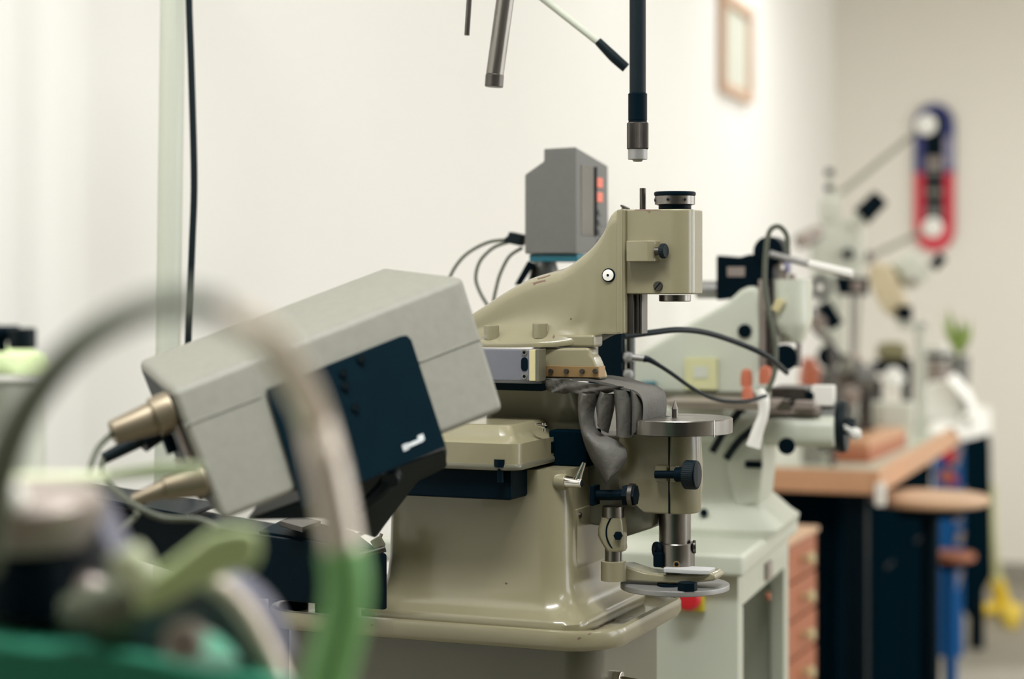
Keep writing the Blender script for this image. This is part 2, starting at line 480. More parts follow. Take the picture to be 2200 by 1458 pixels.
p = S(1385, 1452, 0); q = Vector((bx1 - 0.004, S(1318, 1445, 0).y, p.z))
bm = cyl(NB(), (bx1 - 0.002, -0.05, p.z + 0.004), (bx1 + 0.008, -0.05, p.z + 0.004), 0.010, b=0.002)
cyl(bm, (bx1 + 0.006, -0.05, p.z + 0.004), (bx1 + 0.05, -0.05, p.z - 0.001), 0.0055)
part('drain_spout', bm, M_chrome, cb, 'small chrome outlet pipe on the lit side')

jb = thing('jig_boring_machine', 'olive green precision jig boring machine in sharp focus on the cabinet tray', 'machine', (-0.1, 0, zt - 0.009))
Yf = -0.10
x1 = S(1212, 1200, Yf).x; x0 = S(818, 1120, Yf).x
zbm = zt - 0.009
cxm, hx = (x0 + x1) / 2, (x1 - x0) / 2
zc = S(1150, 1010, Yf).z; zu = S(1150, 838, -0.07).z
rings = []
for off, z, r in ((0.022, zbm, 0.03), (0.0245, zbm + 0.004, 0.032), (0.0245, zbm + 0.012, 0.032), (0.021, zbm + 0.017, 0.03), (0.012, zbm + 0.022, 0.03), (0.006, zbm + 0.032, 0.03), (0.002, zbm + 0.046, 0.03), (0.0, zbm + 0.07, 0.03),
                  (-0.002, zc - 0.02, 0.03), (-0.002, zc, 0.03)):
    rings.append(ringz(rrect(hx + off, 0.1 + off, r, cxm, 0, 8), z))
part('column', loft(NB(), rings), M_green, jb)
# recessed access panel outline on the lit face
Xf = x1 - 0.0005
bm = box2(NB(), (Xf - 0.004, -0.062, zbm + 0.05), (Xf + 0.0012, 0.05, zbm + 0.125), 0.001)
part('access_panel', bm, M_green, jb)
for yy in (-0.055, 0.043):
    part('screw', cyl(NB(), (Xf, yy, zbm + 0.118), (Xf + 0.003, yy, zbm + 0.118), 0.003, seg=12), M_steeld, jb)
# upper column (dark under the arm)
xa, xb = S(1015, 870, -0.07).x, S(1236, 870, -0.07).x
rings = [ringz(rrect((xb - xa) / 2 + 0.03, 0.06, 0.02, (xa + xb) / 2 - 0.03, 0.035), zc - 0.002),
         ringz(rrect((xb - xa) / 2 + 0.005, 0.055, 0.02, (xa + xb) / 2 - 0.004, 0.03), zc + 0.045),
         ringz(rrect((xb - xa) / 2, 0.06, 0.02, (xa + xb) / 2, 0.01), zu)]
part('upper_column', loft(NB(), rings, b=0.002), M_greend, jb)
# knee casting on the left
Yk = -0.150
kx1 = S(1112, 990, Yk).x; kx0 = kx1 - 0.20
kzb = S(1110, 1013, Yk).z; kzt = S(1109, 944, Yk).z
bm = NB()
prof = lambda off, z: ringz(rrect((kx1 - kx0) / 2 + off, 0.088 + off, 0.014, (kx0 + kx1) / 2, Yk + 0.088, 5), z)
loft(bm, [prof(-0.004, kzb), prof(0, kzb + 0.004), prof(0, kzb + 0.028), prof(-0.003, kzt - 0.006), prof(-0.010, kzt - 0.003), prof(-0.014, kzt + 0.003), prof(-0.018, kzt + 0.011), prof(-0.022, kzt + 0.013)])
part('knee_cover', bm, M_green, jb)
part('knee_rim', loft(NB(), [prof(0.0008, kzb + 0.001), prof(0.0015, kzb + 0.003), prof(0.0015, kzb + 0.005), prof(0.0008, kzb + 0.007)]), M_greend, jb)
part('slot_cap', box2(NB(), (kx1 - 0.002, Yk + 0.096, S(1194, 975, -0.06).z), (kx1 + 0.001, Yk + 0.106, S(1194, 950, -0.06).z), 0.002), M_black, jb)
bm = cyl(NB(), (kx1 - 0.02, Yk + 0.002, kzb - 0.012), (kx1 - 0.02, Yk + 0.002, kzb + 0.007), 0.0035, seg=12)
cyl(bm, (kx1 - 0.02, Yk + 0.002, kzb + 0.004), (kx1 - 0.02, Yk + 0.002, kzb + 0.012), 0.0065, seg=6)
part('clamp_bolt', bm, M_black, jb)
part('under_slide', box2(NB(), (kx0 - 0.06, Yk + 0.008, kzb - 0.031), (kx1 - 0.010, Yk + 0.13, kzb + 0.002), 0.003), M_black, jb)
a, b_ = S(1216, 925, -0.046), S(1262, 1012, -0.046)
part('shade_block', box2(NB(), (a.x - 0.02, -0.046, zc), (b_.x, 0.0, a.z), 0.002), M_void, jb)  # black block added for the shade behind the leather cover
bm = NB()   # latch on the top edge of the cover
a = S(1163, 914, -0.08); box(bm, (a.x, -0.08, a.z), (0.012, 0.008, 0.004), (0, R(8), 0), 0.001); cyl(bm, (a.x + 0.003, -0.08, a.z - 0.006), (a.x + 0.003, -0.08, a.z + 0.003), 0.002, seg=10)
part('latch', bm, M_chrome, jb)
# handle pins on the lit side
a = S(1214, 1034, -0.086); b_ = S(1250, 1038, -0.092)
bm = cyl(NB(), (a.x - 0.010, -0.086, a.z), (a.x + 0.002, -0.087, a.z - 0.0005), 0.0085, b=0.001)
part('handle_boss', bm, M_green, jb)
bm = cyl(NB(), (a.x, -0.087, a.z), (b_.x, -0.092, b_.z), 0.0065, 0.0045, b=0.001)
c_ = S(1255, 993, -0.090); d_ = S(1240, 1032, -0.089)
cyl(bm, d_, c_, 0.0050, 0.0022, b=0.0006)
part('steel_handle', bm, M_chrome, jb)

# --- DRO scale bar
Ys = -0.075
a, b_ = S(1000, 749, Ys), S(1137, 818, Ys)
sc = part('scale_bar', box2(NB(), (a.x - 0.05, Ys, b_.z), (b_.x, Ys + 0.022, a.z), 0.0012), M_lav, jb)
part('end_plate', box2(NB(), (S(1137, 780, Ys).x, Ys - 0.001, b_.z), (S(1150, 780, Ys).x, Ys + 0.022, a.z), 0.0008), M_cream, sc)
part('seal', box2(NB(), (S(1150, 780, Ys).x, Ys + 0.001, b_.z - 0.0005), (S(1157, 780, Ys).x, Ys + 0.022, a.z + 0.0005), 0.0005), M_greend, sc)
for py, r in ((757, 0.0032), (808, 0.0032)):
    c_ = S(1127, py, Ys); part('screw', cyl(NB(), (c_.x, Ys + 0.0005, c_.z), (c_.x, Ys - 0.0012, c_.z), r, seg=14), M_chrome, sc)
    part('screw_hole', cyl(NB(), (c_.x, Ys - 0.001, c_.z), (c_.x, Ys - 0.0014, c_.z), r * 0.55, seg=6), M_black, sc)
c0, c1 = S(1127, 775, Ys), S(1127, 789, Ys)
bm = NB(); prism(bm, [(c0.x + 0.0038 * math.cos(R(k)), c0.z + 0.0038 * math.sin(R(k))) for k in range(0, 181, 20)] + [(c1.x + 0.0038 * math.cos(R(k)), c1.z + 0.0038 * math.sin(R(k))) for k in range(180, 361, 20)], Ys - 0.0008, Ys + 0.001)
part('slot', bm, M_black, sc)
a, b_ = S(1060, 822, -0.06), S(1165, 840, -0.06)
part('guide_rail', box2(NB(), (a.x - 0.04, -0.06, b_.z), (b_.x, 0.03, a.z), 0.001), M_black, jb)

# --- cross slide neck, brown strip
Yn = -0.045
bm = NB()
L_ = [(1156, 747), (1155, 785), (1160, 815), (1290, 815), (1286, 800), (1280, 782), (1274, 768), (1267, 760), (1265, 747)]
prism(bm, [S(x, y, Yn) for x, y in L_], Yn, -0.018, 0.004, 3)
part('neck', bm, M_green, jb)
part('neck_core', box2(NB(), (S(1165, 800, Yn).x, -0.02, S(1165, 814, Yn).z), (S(1225, 800, Yn).x, 0.045, S(1165, 747, Yn).z)), M_greend, jb)
a, b_ = S(1165, 785, Yn - 0.003), S(1287, 811, Yn - 0.003)
bm = box2(NB(), (a.x, Yn - 0.004, b_.z), (b_.x, Yn - 0.001, a.z), 0.0006)
box2(bm, (b_.x - 0.0025, Yn - 0.001, b_.z), (b_.x, -0.028, a.z), 0.0006)
st = part('clamp_strip', bm, M_brass, jb, 'brown metal strip holding the leather cover')
for px in (1184, 1217, 1251, 1279):
    c_ = S(px, 797, Yn - 0.004)
    part('screw', cyl(NB(), (c_.x, Yn - 0.0035, c_.z), (c_.x, Yn - 0.0065, c_.z), 0.0028, b=0.0005, seg=12), M_steeld, st)
    
# --- overarm, a swept casting
bm = NB()
stn = [(985, 676, 745, .012, .050), (1019, 655, 745, .016, .052), (1069, 623, 745, .020, .053), (1118, 598, 745, .024, .053), (1165, 583, 744, .028, .052), (1200, 573, 744, .031, .047),
       (1241, 550, 738, .034, .040), (1262, 533, 728, .035, .037), (1280, 513, 721, .036, .036), (1296, 488, 717, .0365, .0365), (1307, 463, 717, .037, .037), (1316, 453, 717, .037, .037), (1328, 449, 717, .037, .037)]
Ya = -0.036
rings = []
for px, pt, pb, wt, wb in stn:
    xx = S(px, 600, Ya).x; zt_ = S(px, pt, -0.01).z; zb_ = S(px, pb, Ya).z
    ring = []
    half = []
    hgt = zt_ - zb_
    half.append((wb * 0.5, zb_)); half.append((wb, zb_)); half.append((wb + 0.0005, zb_ + 0.003)); half.append((wb - 0.0005, zb_ + 0.0065))
    for k in range(1, 9):
        s_ = k / 9; w_ = wt + (wb - 0.006 - wt) * max(0, 1 - s_ * 1.7) ** 2 if wb - 0.006 > wt else wt
        half.append((w_, zb_ + 0.008 + (hgt - 0.008 - min(wt, 0.016)) * s_))
    rr = min(wt, 0.016) if px > 1230 else wt
    rr2 = min(wt, 0.016)
    for k in range(7):
        a_ = R(90 * k / 6); half.append((wt - rr + rr * math.cos(a_), zt_ - rr2 + rr2 * math.sin(a_)))
    ring = [Vector((xx, y, z)) for y, z in half] + [Vector((xx, -y, z)) for y, z in reversed(half)]
    rings.append(ring)
# resample the stations smoothly along X
cols = list(zip(*rings)); cols = [smooth(c, 3) for c in cols]; rings = [list(r) for r in zip(*cols)]
loft(bm, rings)
part('overarm', bm, M_green, jb, sharp=60)
# foot plate beneath the column end
a, b_ = S(1195, 718, -0.040), S(1277, 746, -0.040)
part('arm_foot', box2(NB(), (a.x, -0.041, b_.z), (b_.x, -0.012, a.z), 0.003, 3), M_green, jb)
for px, py in ((1052, 708), (1157, 704)):
    c_ = S(px, py, -0.046)
    part('bolt_boss', cyl(NB(), (c_.x, -0.041, c_.z - 0.012), (c_.x, -0.041, c_.z + 0.005), 0.0085, b=0.0015), M_green, jb)
bm = NB()   # front strips of the column
a, b_ = S(1327, 450, -0.038), S(1343, 716, -0.038)
box2(bm, (a.x - 0.001, -0.0385, b_.z), (b_.x, 0.0385, a.z), 0.0015)
part('column_face', bm, M_green, jb)
part('gib_strip', box2(NB(), (S(1333, 600, -0.039).x, -0.0395, b_.z), (S(1338, 600, -0.039).x, -0.037, a.z), 0.0005), M_green, jb)
for (xa_, xb_, yo, m_, nm) in ((1344, 1361, -0.030, M_steeld, 'way_strip'), (1363, 1373, -0.024, M_steeld, 'way_strip'), (1373, 1377, -0.014, M_black, 'way_gap'), (1374, 1379, -0.022, M_steeld, 'slide_rail')):
    a, b_ = S(xa_, 452, yo), S(xb_, 717, yo)
    part(nm, box2(NB(), (a.x, yo, b_.z), (b_.x, yo + 0.020, S(xa_, 600, yo).z), 0.0006), m_, jb)
# oil plug
c_ = S(1307, 591, -0.038)
bm = cyl(NB(), (c_.x, -0.034, c_.z), (c_.x, -0.0385, c_.z), 0.0075, b=0.001); part('plug_ring', bm, M_black, jb)
part('oil_plug', lathe(NB(), [(0.0062, 0), (0.006, 0.0015), (0.0015, 0.002), (0.0012, 0.001), (0, 0.001)], (c_.x, -0.038, c_.z), (0, -1, 0)), M_white, jb, 'small round pale plug with a dark centre')
part('plug_centre', cyl(NB(), (c_.x, -0.0395, c_.z), (c_.x, -0.0402, c_.z), 0.0013, seg=10), M_black, jb)
# --- spindle head
Yh = -0.033
hxl = S(1345, 500, Yh).x; hzt = S(1420, 449, Yh).z; hzb = S(1420, 632, Yh).z; hxr = 0.0262
plan = [(hxl, 0.033), (hxl, -0.033)] + [(hxr - 0.021 + 0.021 * math.cos(R(a)), -0.012 + 0.021 * math.sin(R(a))) for a in range(-90, 1, 10)] + [(hxr - 0.021 + 0.021 * math.cos(R(a)), 0.012 + 0.021 * math.sin(R(a))) for a in range(0, 91, 10)]
bm = NB(); prismz(bm, plan, hzb, hzt, 0.0018, 3)
hd = part('spindle_head', bm, M_green, jb)
a = S(1381, 404, 0.0)
part('stop_pin', cyl(NB(), (a.x, 0, hzt - 0.002), (a.x, 0, a.z), 0.0034, b=0.0006, seg=16), M_steeld, jb)
a = S(1343, 443, 0.0); bm = NB(); box(bm, (a.x, 0, a.z - 0.001), (0.009, 0.008, 0.002), (0, R(25), 0), 0.0005); cyl(bm, (a.x - 0.002, 0, hzt - 0.002), (a.x - 0.002, 0, a.z), 0.002, seg=10)
part('small_catch', bm, M_steeld, jb)
# dial on top
z0 = hzt
dl = part('dial_neck', lathe(NB(), [(0.0175, 0), (0.0175, 0.006), (0.0155, 0.0065)], (0, 0, z0 - 0.001), (0, 0, 1), 48), M_black, jb)
lathe_p = [(0.0185, 0.0050), (0.0215, 0.0060), (0.0216, 0.0148), (0.021, 0.0150)]
dr = part('dial_ring', lathe(NB(), lathe_p, (0, 0, z0), (0, 0, 1), 64), M_steel, jb, 'bright steel dial ring with set screws')
part('dial_cap', lathe(NB(), [(0.0205, 0.0149), (0.0221, 0.0155), (0.0225, 0.0172), (0.0221, 0.0190), (0.0205, 0.0197), (0, 0.0199)], (0, 0, z0), (0, 0, 1), 64), M_black, jb)
for ang in (-150, -92, -45):
    n_ = Vector((math.cos(R(ang)), math.sin(R(ang)), 0)); c_ = n_ * 0.0213 + Vector((0, 0, z0 + 0.0105))
    part('set_screw', cyl(NB(), c_, c_ + n_ * 0.0009, 0.0022, seg=14), M_steeld, dr)
    part('screw_slot', cyl(NB(), c_, c_ + n_ * 0.0012, 0.0012, seg=8), M_black, dr)
for k in range(40):
    pass
part('spindle_nose', lathe(NB(), [(0.0172, -0.001), (0.0172, -0.0072), (0.0165, -0.0080), (0.012, -0.0080), (0.012, -0.002), (0, -0.002)], (0, 0, hzb), (0, 0, 1), 48), M_steel, jb)
# clamp boss and its screw on the side of the head
a, b_ = S(1348, 517, Yh - 0.008), S(1412, 562, Yh - 0.008)
bm = NB(); prismz(bm, [(a.x, Yh + 0.002), (a.x, Yh - 0.012), (a.x + 0.006, Yh - 0.015), (b_.x - 0.008, Yh - 0.015), (b_.x - 0.002, Yh - 0.010), (b_.x + 0.001, Yh + 0.002)], b_.z, a.z, 0.0012, 3)
part('clamp_boss', bm, M_green, jb)
c_ = S(1413, 539, Yh - 0.010); e_ = Vector((0.011, -0.0015, 0))
bm = cyl(NB(), c_ - Vector((0.003, 0, 0)), c_ + Vector((0.004, 0, 0)), 0.0042, seg=16)
part('screw_shank', bm, M_steeld, jb)
part('thumb_screw', knurl(NB(), c_ + Vector((0.0035, 0, 0)), c_ + Vector((0.0095, -0.001, 0)), 0.0080, 20), M_rubber, jb)
c_ = S(1414, 614, Yh)
sr = part('slotted_screw', cyl(NB(), (c_.x, Yh + 0.001, c_.z), (c_.x, Yh - 0.0022, c_.z), 0.0052, b=0.0008), M_steeld, jb)
part('screw_slot', box(NB(), (c_.x, Yh - 0.0022, c_.z), (0.0098, 0.0006, 0.0011), (0, R(-48), 0)), M_black, sr)

# --- work table bracket, rotary faceplate, quill
Yb = -0.028
zq0, zq1 = S(1450, 934, 0).z, S(1450, 1098, 0).z
def dring(xl_, rr_, hw_, z):
    pts = [(xl_, hw_), (xl_, -hw_)]
    pts += [(0.004 + rr_ * math.cos(R(a)) * 0.9, rr_ * math.sin(R(a))) for a in range(-90, 91, 10)]
    return ringz(pts, z)
bxl = S(1330, 1000, Yb).x
bm = loft(NB(), [dring(bxl, 0.027, 0.027, zq0), dring(bxl, 0.0285, 0.0285, zq0 - 0.03), dring(bxl, 0.0285, 0.0285, zq0 - 0.055), dring(bxl + 0.012, 0.027, 0.027, zq0 - 0.068), dring(bxl + 0.026, 0.0265, 0.0265, zq1 + 0.002), dring(bxl + 0.029, 0.025, 0.025, zq1)], b=0.0)
br = part('table_bracket', bm, M_green, jb, sharp=50)
part('split_line', box2(NB(), (S(1436, 1000, Yb).x, Yb - 0.0006, zq1 + 0.001), (S(1439, 1000, Yb).x, Yb + 0.003, zq0)), M_black, br)
# vertical slide behind the bracket, with the lower lip
bm = NB()
prism(bm, [S(x, y, -0.02) for x, y in ((1222, 935), (1350, 935), (1420, 1060), (1408, 1092), (1402, 1134), (1340, 1154), (1290, 1130), (1222, 1120))], -0.02, 0.05, 0.003)
part('vertical_slide', bm, M_greend, jb)
# clamp lugs with knurled knob
a, b_ = S(1407, 999, Yb - 0.008), S(1454, 1036, Yb - 0.008)
bm = box2(NB(), (a.x, Yb + 0.004, b_.z), (S(1433, 1000, Yb - 0.008).x, Yb - 0.009, a.z), 0.0015)
box2(bm, (S(1439, 1000, Yb - 0.008).x, Yb + 0.004, b_.z), (b_.x, Yb - 0.009, a.z), 0.0015)
part('clamp_lug', bm, M_green, jb)
c0, c1, c2, c3 = S(1408, 1019, Yb - 0.010), S(1452, 1019, Yb - 0.010), S(1472, 1019, Yb - 0.011), S(1494, 1020, Yb - 0.012)
part('lug_screw', cyl(NB(), c0, c2, 0.0042, seg=16), M_black, jb)
part('screw_collar', cyl(NB(), c1, c2, 0.0078, b=0.0008, seg=24), M_black, jb)
kn = part('knurled_knob', knurl(NB(), c2, c3 + Vector((0.002, 0, 0)), 0.0153, 44), M_rubber, jb)
part('knob_face', lathe(NB(), [(0.0148, 0), (0.0132, 0.0006), (0.0128, -0.0004), (0.005, -0.0004), (0, 0.0)], c3 + Vector((0.0021, 0, 0)), (1, 0, 0)), M_black, kn)
# faceplate
zfp = S(1452, 896, 0).z
part('spigot', lathe(NB(), [(0.020, 0), (0.020, 0.018)], (0, 0, zfp - 0.032), (0, 0, 1)), M_steeld, jb)
fp = part('faceplate', lathe(NB(), [(0.058, -0.0162), (0.0597, -0.0155), (0.0600, -0.0010), (0.0592, 0.0), (0.034, 0.0), (0.0335, -0.0002), (0.022, -0.0002), (0.0215, 0.0), (0, 0.0)], (0.002, 0, zfp), (0, 0, 1), 96), M_steel, jb, 'thick round ground steel faceplate')
part('edge_notch', box(NB(), (0.002 + 0.0596 * math.cos(R(-32)), 0.0596 * math.sin(R(-32)), zfp - 0.0085), (0.0012, 0.0008, 0.0175), (0, 0, R(-32))), M_chrome, fp)
part('screw_hole', cyl(NB(), (-0.009, 0.004, zfp - 0.0004), (-0.009, 0.004, zfp + 0.0002), 0.0032, seg=14), M_black, fp)
part('center_pin', lathe(NB(), [(0.0033, 0), (0.0033, 0.0085), (0.0036, 0.0088), (0.0002, 0.019), (0, 0.0193)], (0.0, 0, zfp), (0, 0, 1), 24), M_steel, jb)
# quill and collar
zc1 = S(1450, 1164, 0).z; zc2 = S(1456, 1217, 0).z
part('quill', lathe(NB(), [(0.0172, 0), (0.0172, zq1 - zc1 + 0.004)], (0.0, 0, zc1 - 0.001), (0, 0, 1), 48), M_steel, jb)
cl = part('quill_collar', lathe(NB(), [(0.0186, 0), (0.0196, 0.001), (0.0196, zc1 - zc2 - 0.001), (0.0188, zc1 - zc2), (0.0172, zc1 - zc2)], (0.0018, 0, zc2), (0, 0, 1), 48), M_steel, jb)
p_ = Vector((0.0018, 0, 0))
n_ = Vector((math.cos(R(-73)), math.sin(R(-73)), 0)); c_ = p_ + n_ * 0.0192 + Vector((0, 0, zc2 + 0.0055))
part('grub_ring', cyl(NB(), c_, c_ + n_ * 0.0010, 0.0036, seg=18), M_brass, cl)
part('grub_hole', cyl(NB(), c_, c_ + n_ * 0.0013, 0.0024, seg=6), M_black, cl)
for nm, pxa, pxb, py, rr_ in (('black_thumb_screw', 1405, 1424, 1180, 0.0085),):
    a = S(pxb - 4, py, -0.010); c_ = S(pxa, py, -0.016)
    part(nm, cyl(NB(), a + (c_ - a) * 0.3, c_ + (a - c_) * 0.1, rr_, b=0.0015), M_black, cl)
    part('screw_shank', cyl(NB(), a + Vector((0.008, 0.004, 0)), c_, 0.003, seg=12), M_black, cl)
a = S(1488, 1174, 0.0); part('side_screw', cyl(NB(), a, a + Vector((0.0035, 0.001, 0)), 0.0072, b=0.001), M_steeld, cl)
# index disc, lever arm, plate, nut
zi = S(1449, 1252, 0).z
part('shaft', lathe(NB(), [(0.010, 0), (0.010, zc2 - zi + 0.008)], (0, 0, zi - 0.004), (0, 0, 1)), M_steeld, jb)
part('index_disc', lathe(NB(), [(0.0575, -0.0058), (0.0585, -0.005), (0.0585, -0.0008), (0.058, 0), (0, 0)], (0, 0, zi), (0, 0, 1), 96), M_alu, jb, 'thin grey aluminium disc under the lever arm')
Yl = -0.022
arm = [(1292, 1214), (1345, 1214), (1385, 1228), (1430, 1234), (1500, 1233), (1530, 1228), (1540, 1236), (1538, 1246), (1500, 1250), (1440, 1253), (1400, 1250), (1345, 1247), (1292, 1245)]
bm = NB(); prism(bm, [S(x, y, Yl) for x, y in arm], Yl - 0.004, Yl + 0.030, 0.003, 3)
part('lever_arm', bm, M_green, jb)
a, b_ = S(1425, 1219, Yl - 0.005), S(1524, 1234, Yl - 0.005)
part('clamp_plate', prismz(NB(), [(a.x, Yl - 0.006), (a.x + 0.002, Yl - 0.009), (b_.x - 0.010, Yl - 0.009), (b_.x, Yl - 0.005), (b_.x, Yl + 0.018), (a.x, Yl + 0.018)], b_.z, a.z, 0.0008), M_plate, jb, 'small bevelled light grey plate')
a = S(1471, 1262, Yl - 0.03); part('hex_nut', cyl(NB(), (a.x, Yl - 0.02, a.z - 0.004), (a.x, Yl - 0.02, a.z + 0.0042), 0.0105, seg=6), M_black, jb)
part('washer', cyl(NB(), S(1436, 1253, -0.02), S(1436, 1253, -0.02) + Vector((0, 0, -0.003)), 0.012, seg=24), M_black, jb)
a = S(1448, 1272, 0); part('shaft_end', cyl(NB(), (a.x, 0, a.z - 0.005), (a.x, 0, zi - 0.004), 0.0052, b=0.001), M_black, jb)
a = S(1420, 1205, -0.015); part('black_clip', box(NB(), (a.x - 0.002, -0.016, a.z + 0.002), (0.010, 0.012, 0.016), None, 0.002), M_black, jb)
# left hand post
Yp = -0.038
c_ = S(1318, 1230, Yp)
zz = lambda py: S(1318, py, Yp).z
part('post_base', lathe(NB(), [(0.0135, 0), (0.0135, zz(1205) - zz(1246)), (0.0125, zz(1204) - zz(1246))], (c_.x, Yp, zz(1246)), (0, 0, 1)), M_green, jb)
part('post_rod', cyl(NB(), (c_.x, Yp, zz(1210)), (c_.x, Yp, zz(1178)), 0.0092), M_steel, jb)
bm = loft(NB(), [ringz(rrect(a_, b2, 0.005, c_.x + o_, Yp), zz(py)) for py, a_, b2, o_ in ((1182, .0092, .0095, .003), (1176, .0105, .0105, .003), (1166, .0120, .0105, .001), (1150, .0142, .0105, -.001), (1135, .0142, .0105, -.001), (1118, .0122, .0105, .0), (1110, .0115, .011, .0))], b=0.0)
pc = part('post_clamp', bm, M_green, jb)
part('split_line', tube(NB(), [S(1313, 1111, Yp - 0.0108), S(1304, 1130, Yp - 0.0108), S(1303, 1150, Yp - 0.0108), S(1308, 1166, Yp - 0.0108), S(1316, 1178, Yp - 0.0098)], 0.0009, 6, 4), M_black, pc)
a = S(1329, 1150, Yp - 0.011); part('hex_screw', cyl(NB(), (a.x, Yp - 0.010, a.z), (a.x, Yp - 0.015, a.z), 0.0048, b=0.0007, seg=6), M_black, pc)
part('post_cap', cyl(NB(), (c_.x - 0.0005, Yp, zz(1112)), (c_.x - 0.0005, Yp, zz(1086)), 0.0117, b=0.0012), M_steel, jb)
# T bolt across
Yt = -0.052
a, b_ = S(1278, 1063, Yt), S(1348, 1063, Yt)
part('tee_bolt', cyl(NB(), a, b_, 0.0055, seg=20), M_black, jb)
part('bolt_flange', box(NB(), a, (0.005, 0.02, 0.021), None, 0.001), M_black, jb)
part('bolt_nut', cyl(NB(), b_ - Vector((0.004, 0, 0)), b_ + Vector((0.010, 0, 0)), 0.0115, b=0.001, seg=6), M_black, jb)
part('bolt_washer', cyl(NB(), b_ + Vector((0.003, 0, 0)), b_ + Vector((0.0075, 0, 0)), 0.0125, seg=24), M_steeld, jb)

# --- leather way cover
Yg = -0.052
bm = NB()
A = [S(x, y, -0.052) for x, y in ((1163, 812), (1215, 813), (1262, 814), (1300, 821), (1340, 832), (1366, 840), (1379, 855), (1382, 880), (1378, 920))]
B = [Vector((p.x, 0.03, p.z)) for p in A]
sheet(bm, A, B, 0.0025, 6, 8, 0, 0.0, (0, 0, 1))
gt = part('leather_cover', bm, M_hidec, jb, 'creased grey leather cover draped from the brown strip', wn=False, sharp=80)
bm = NB()
sheet(bm, [S(x, y, -0.05) for x, y in ((1162, 812), (1166, 828), (1178, 840))] , [S(x, y, -0.05) for x, y in ((1240, 814), (1236, 834), (1215, 846))], 0.002, 5, 8, 0.006, 0.002)
sheet(bm, [S(x, y, -0.052) for x, y in ((1200, 813), (1205, 830), (1222, 842), (1246, 846))], [S(x, y, -0.052) for x, y in ((1340, 830), (1325, 838), (1300, 846), (1262, 852))], 0.002, 5, 8, 0.007, 0.0015)
part('cover_fold', bm, M_hidec, gt, wn=False, sharp=80)
bm = NB()
sheet(bm, [S(x, y, -0.056) for x, y in ((1242, 842), (1242, 890), (1250, 935), (1264, 975), (1285, 1015), (1302, 1043))],
      [S(x, y, -0.050) for x, y in ((1290, 846), (1276, 885), (1284, 925), (1330, 950), (1346, 975), (1338, 1005))], 0.002, 6, 8, 0.014, 0.0012)
part('hanging_flap', bm, M_hidec, gt, wn=False, sharp=80)
bm = NB()
sheet(bm, [S(x, y, -0.054) for x, y in ((1290, 840), (1281, 870), (1284, 905))], [S(x, y, -0.046) for x, y in ((1322, 846), (1318, 880), (1306, 930))], 0.002, 6, 8, 0.012, 0.001)
sheet(bm, [S(x, y, -0.053) for x, y in ((1318, 836), (1322, 880), (1324, 935))], [S(x, y, -0.045) for x, y in ((1356, 838), (1360, 880), (1356, 940))], 0.002, 6, 8, 0.010, 0.001)
sheet(bm, [S(x, y, -0.052) for x, y in ((1354, 836), (1357, 880), (1355, 940))], [S(x, y, -0.045) for x, y in ((1376, 848), (1382, 880), (1378, 920))], 0.002, 6, 8, 0.006, 0.0005)
part('cover_pleat', bm, M_hidec, gt, wn=False, sharp=80)
part('cover_seam', tube(NB(), [S(1355, 838, -0.058), S(1357, 880, -0.060), S(1356, 935, -0.058)], 0.0006, 6), M_rubber, gt)

# chipped paint: flakes with their own shapes, lying on the castings
byname = lambda n_: [o for o in jb.children if o.name.split('.')[0] == n_][0]
M_chip = pm('bare_primer', (112, 88, 76), 0.7)
arm_o, head_o = byname('overarm'), byname('spindle_head')
decal('paint_chip', arm_o, [[(1047, 643), (1058, 634), (1070, 630), (1072, 634), (1062, 640), (1052, 647), (1042, 652)],
      [(1144, 608), (1156, 604), (1172, 601), (1173, 604), (1160, 607), (1152, 609), (1148, 613)], [(1154, 598), (1166, 595), (1182, 590), (1182, 592), (1168, 597), (1156, 600)],
      [(1187, 723), (1190, 718), (1192, 722), (1189, 727)]], M_chip, arm_o)
decal('paint_chip', head_o, [[(1346, 632), (1360, 630), (1380, 631), (1400, 630), (1425, 631), (1425, 632.5), (1346, 633)], [(1388, 451), (1395, 451), (1398, 453), (1395, 457), (1391, 453)], [(1425, 630), (1445, 629), (1455, 631), (1480, 629), (1500, 630), (1506, 626), (1507, 630), (1480, 632), (1430, 632)], [(1364, 450), (1384, 450), (1420, 451), (1420, 452), (1384, 452), (1364, 452)]], M_chip, head_o)
tray_o = [o for o in cb.children if o.name.startswith('tray')][0]
decal('paint_chip', tray_o, [[(1195 + 0, 1339), (1200, 1336), (1203, 1339), (1198, 1342)]] + [[(x, y), (x + 5, y - 3), (x + 9, y - 2), (x + 4, y + 2)] for x, y in ((1262, 1362), (1276, 1354), (1290, 1346), (1302, 1340), (1315, 1332), (1240, 1371), (795, 1343))], M_chip, tray_o)
# ------------------------------------------------------------------ things around the jig borer
use(WORLD)
def W(px, py, D): return Vector(((px - 1100) / F * D, D, EYE - (py - HZ) / F * D))
def ray_plane(px, py, p0, n):
    d = Vector(((px - 1100) / F, 1, -(py - HZ) / F)); o = Vector((0, 0, EYE))
    return o + d * ((p0 - o).dot(n) / d.dot(n))
def hexa(bm, f, bk, b=0.004, seg=3): return loft(bm, [f, bk], b=b, seg=seg)

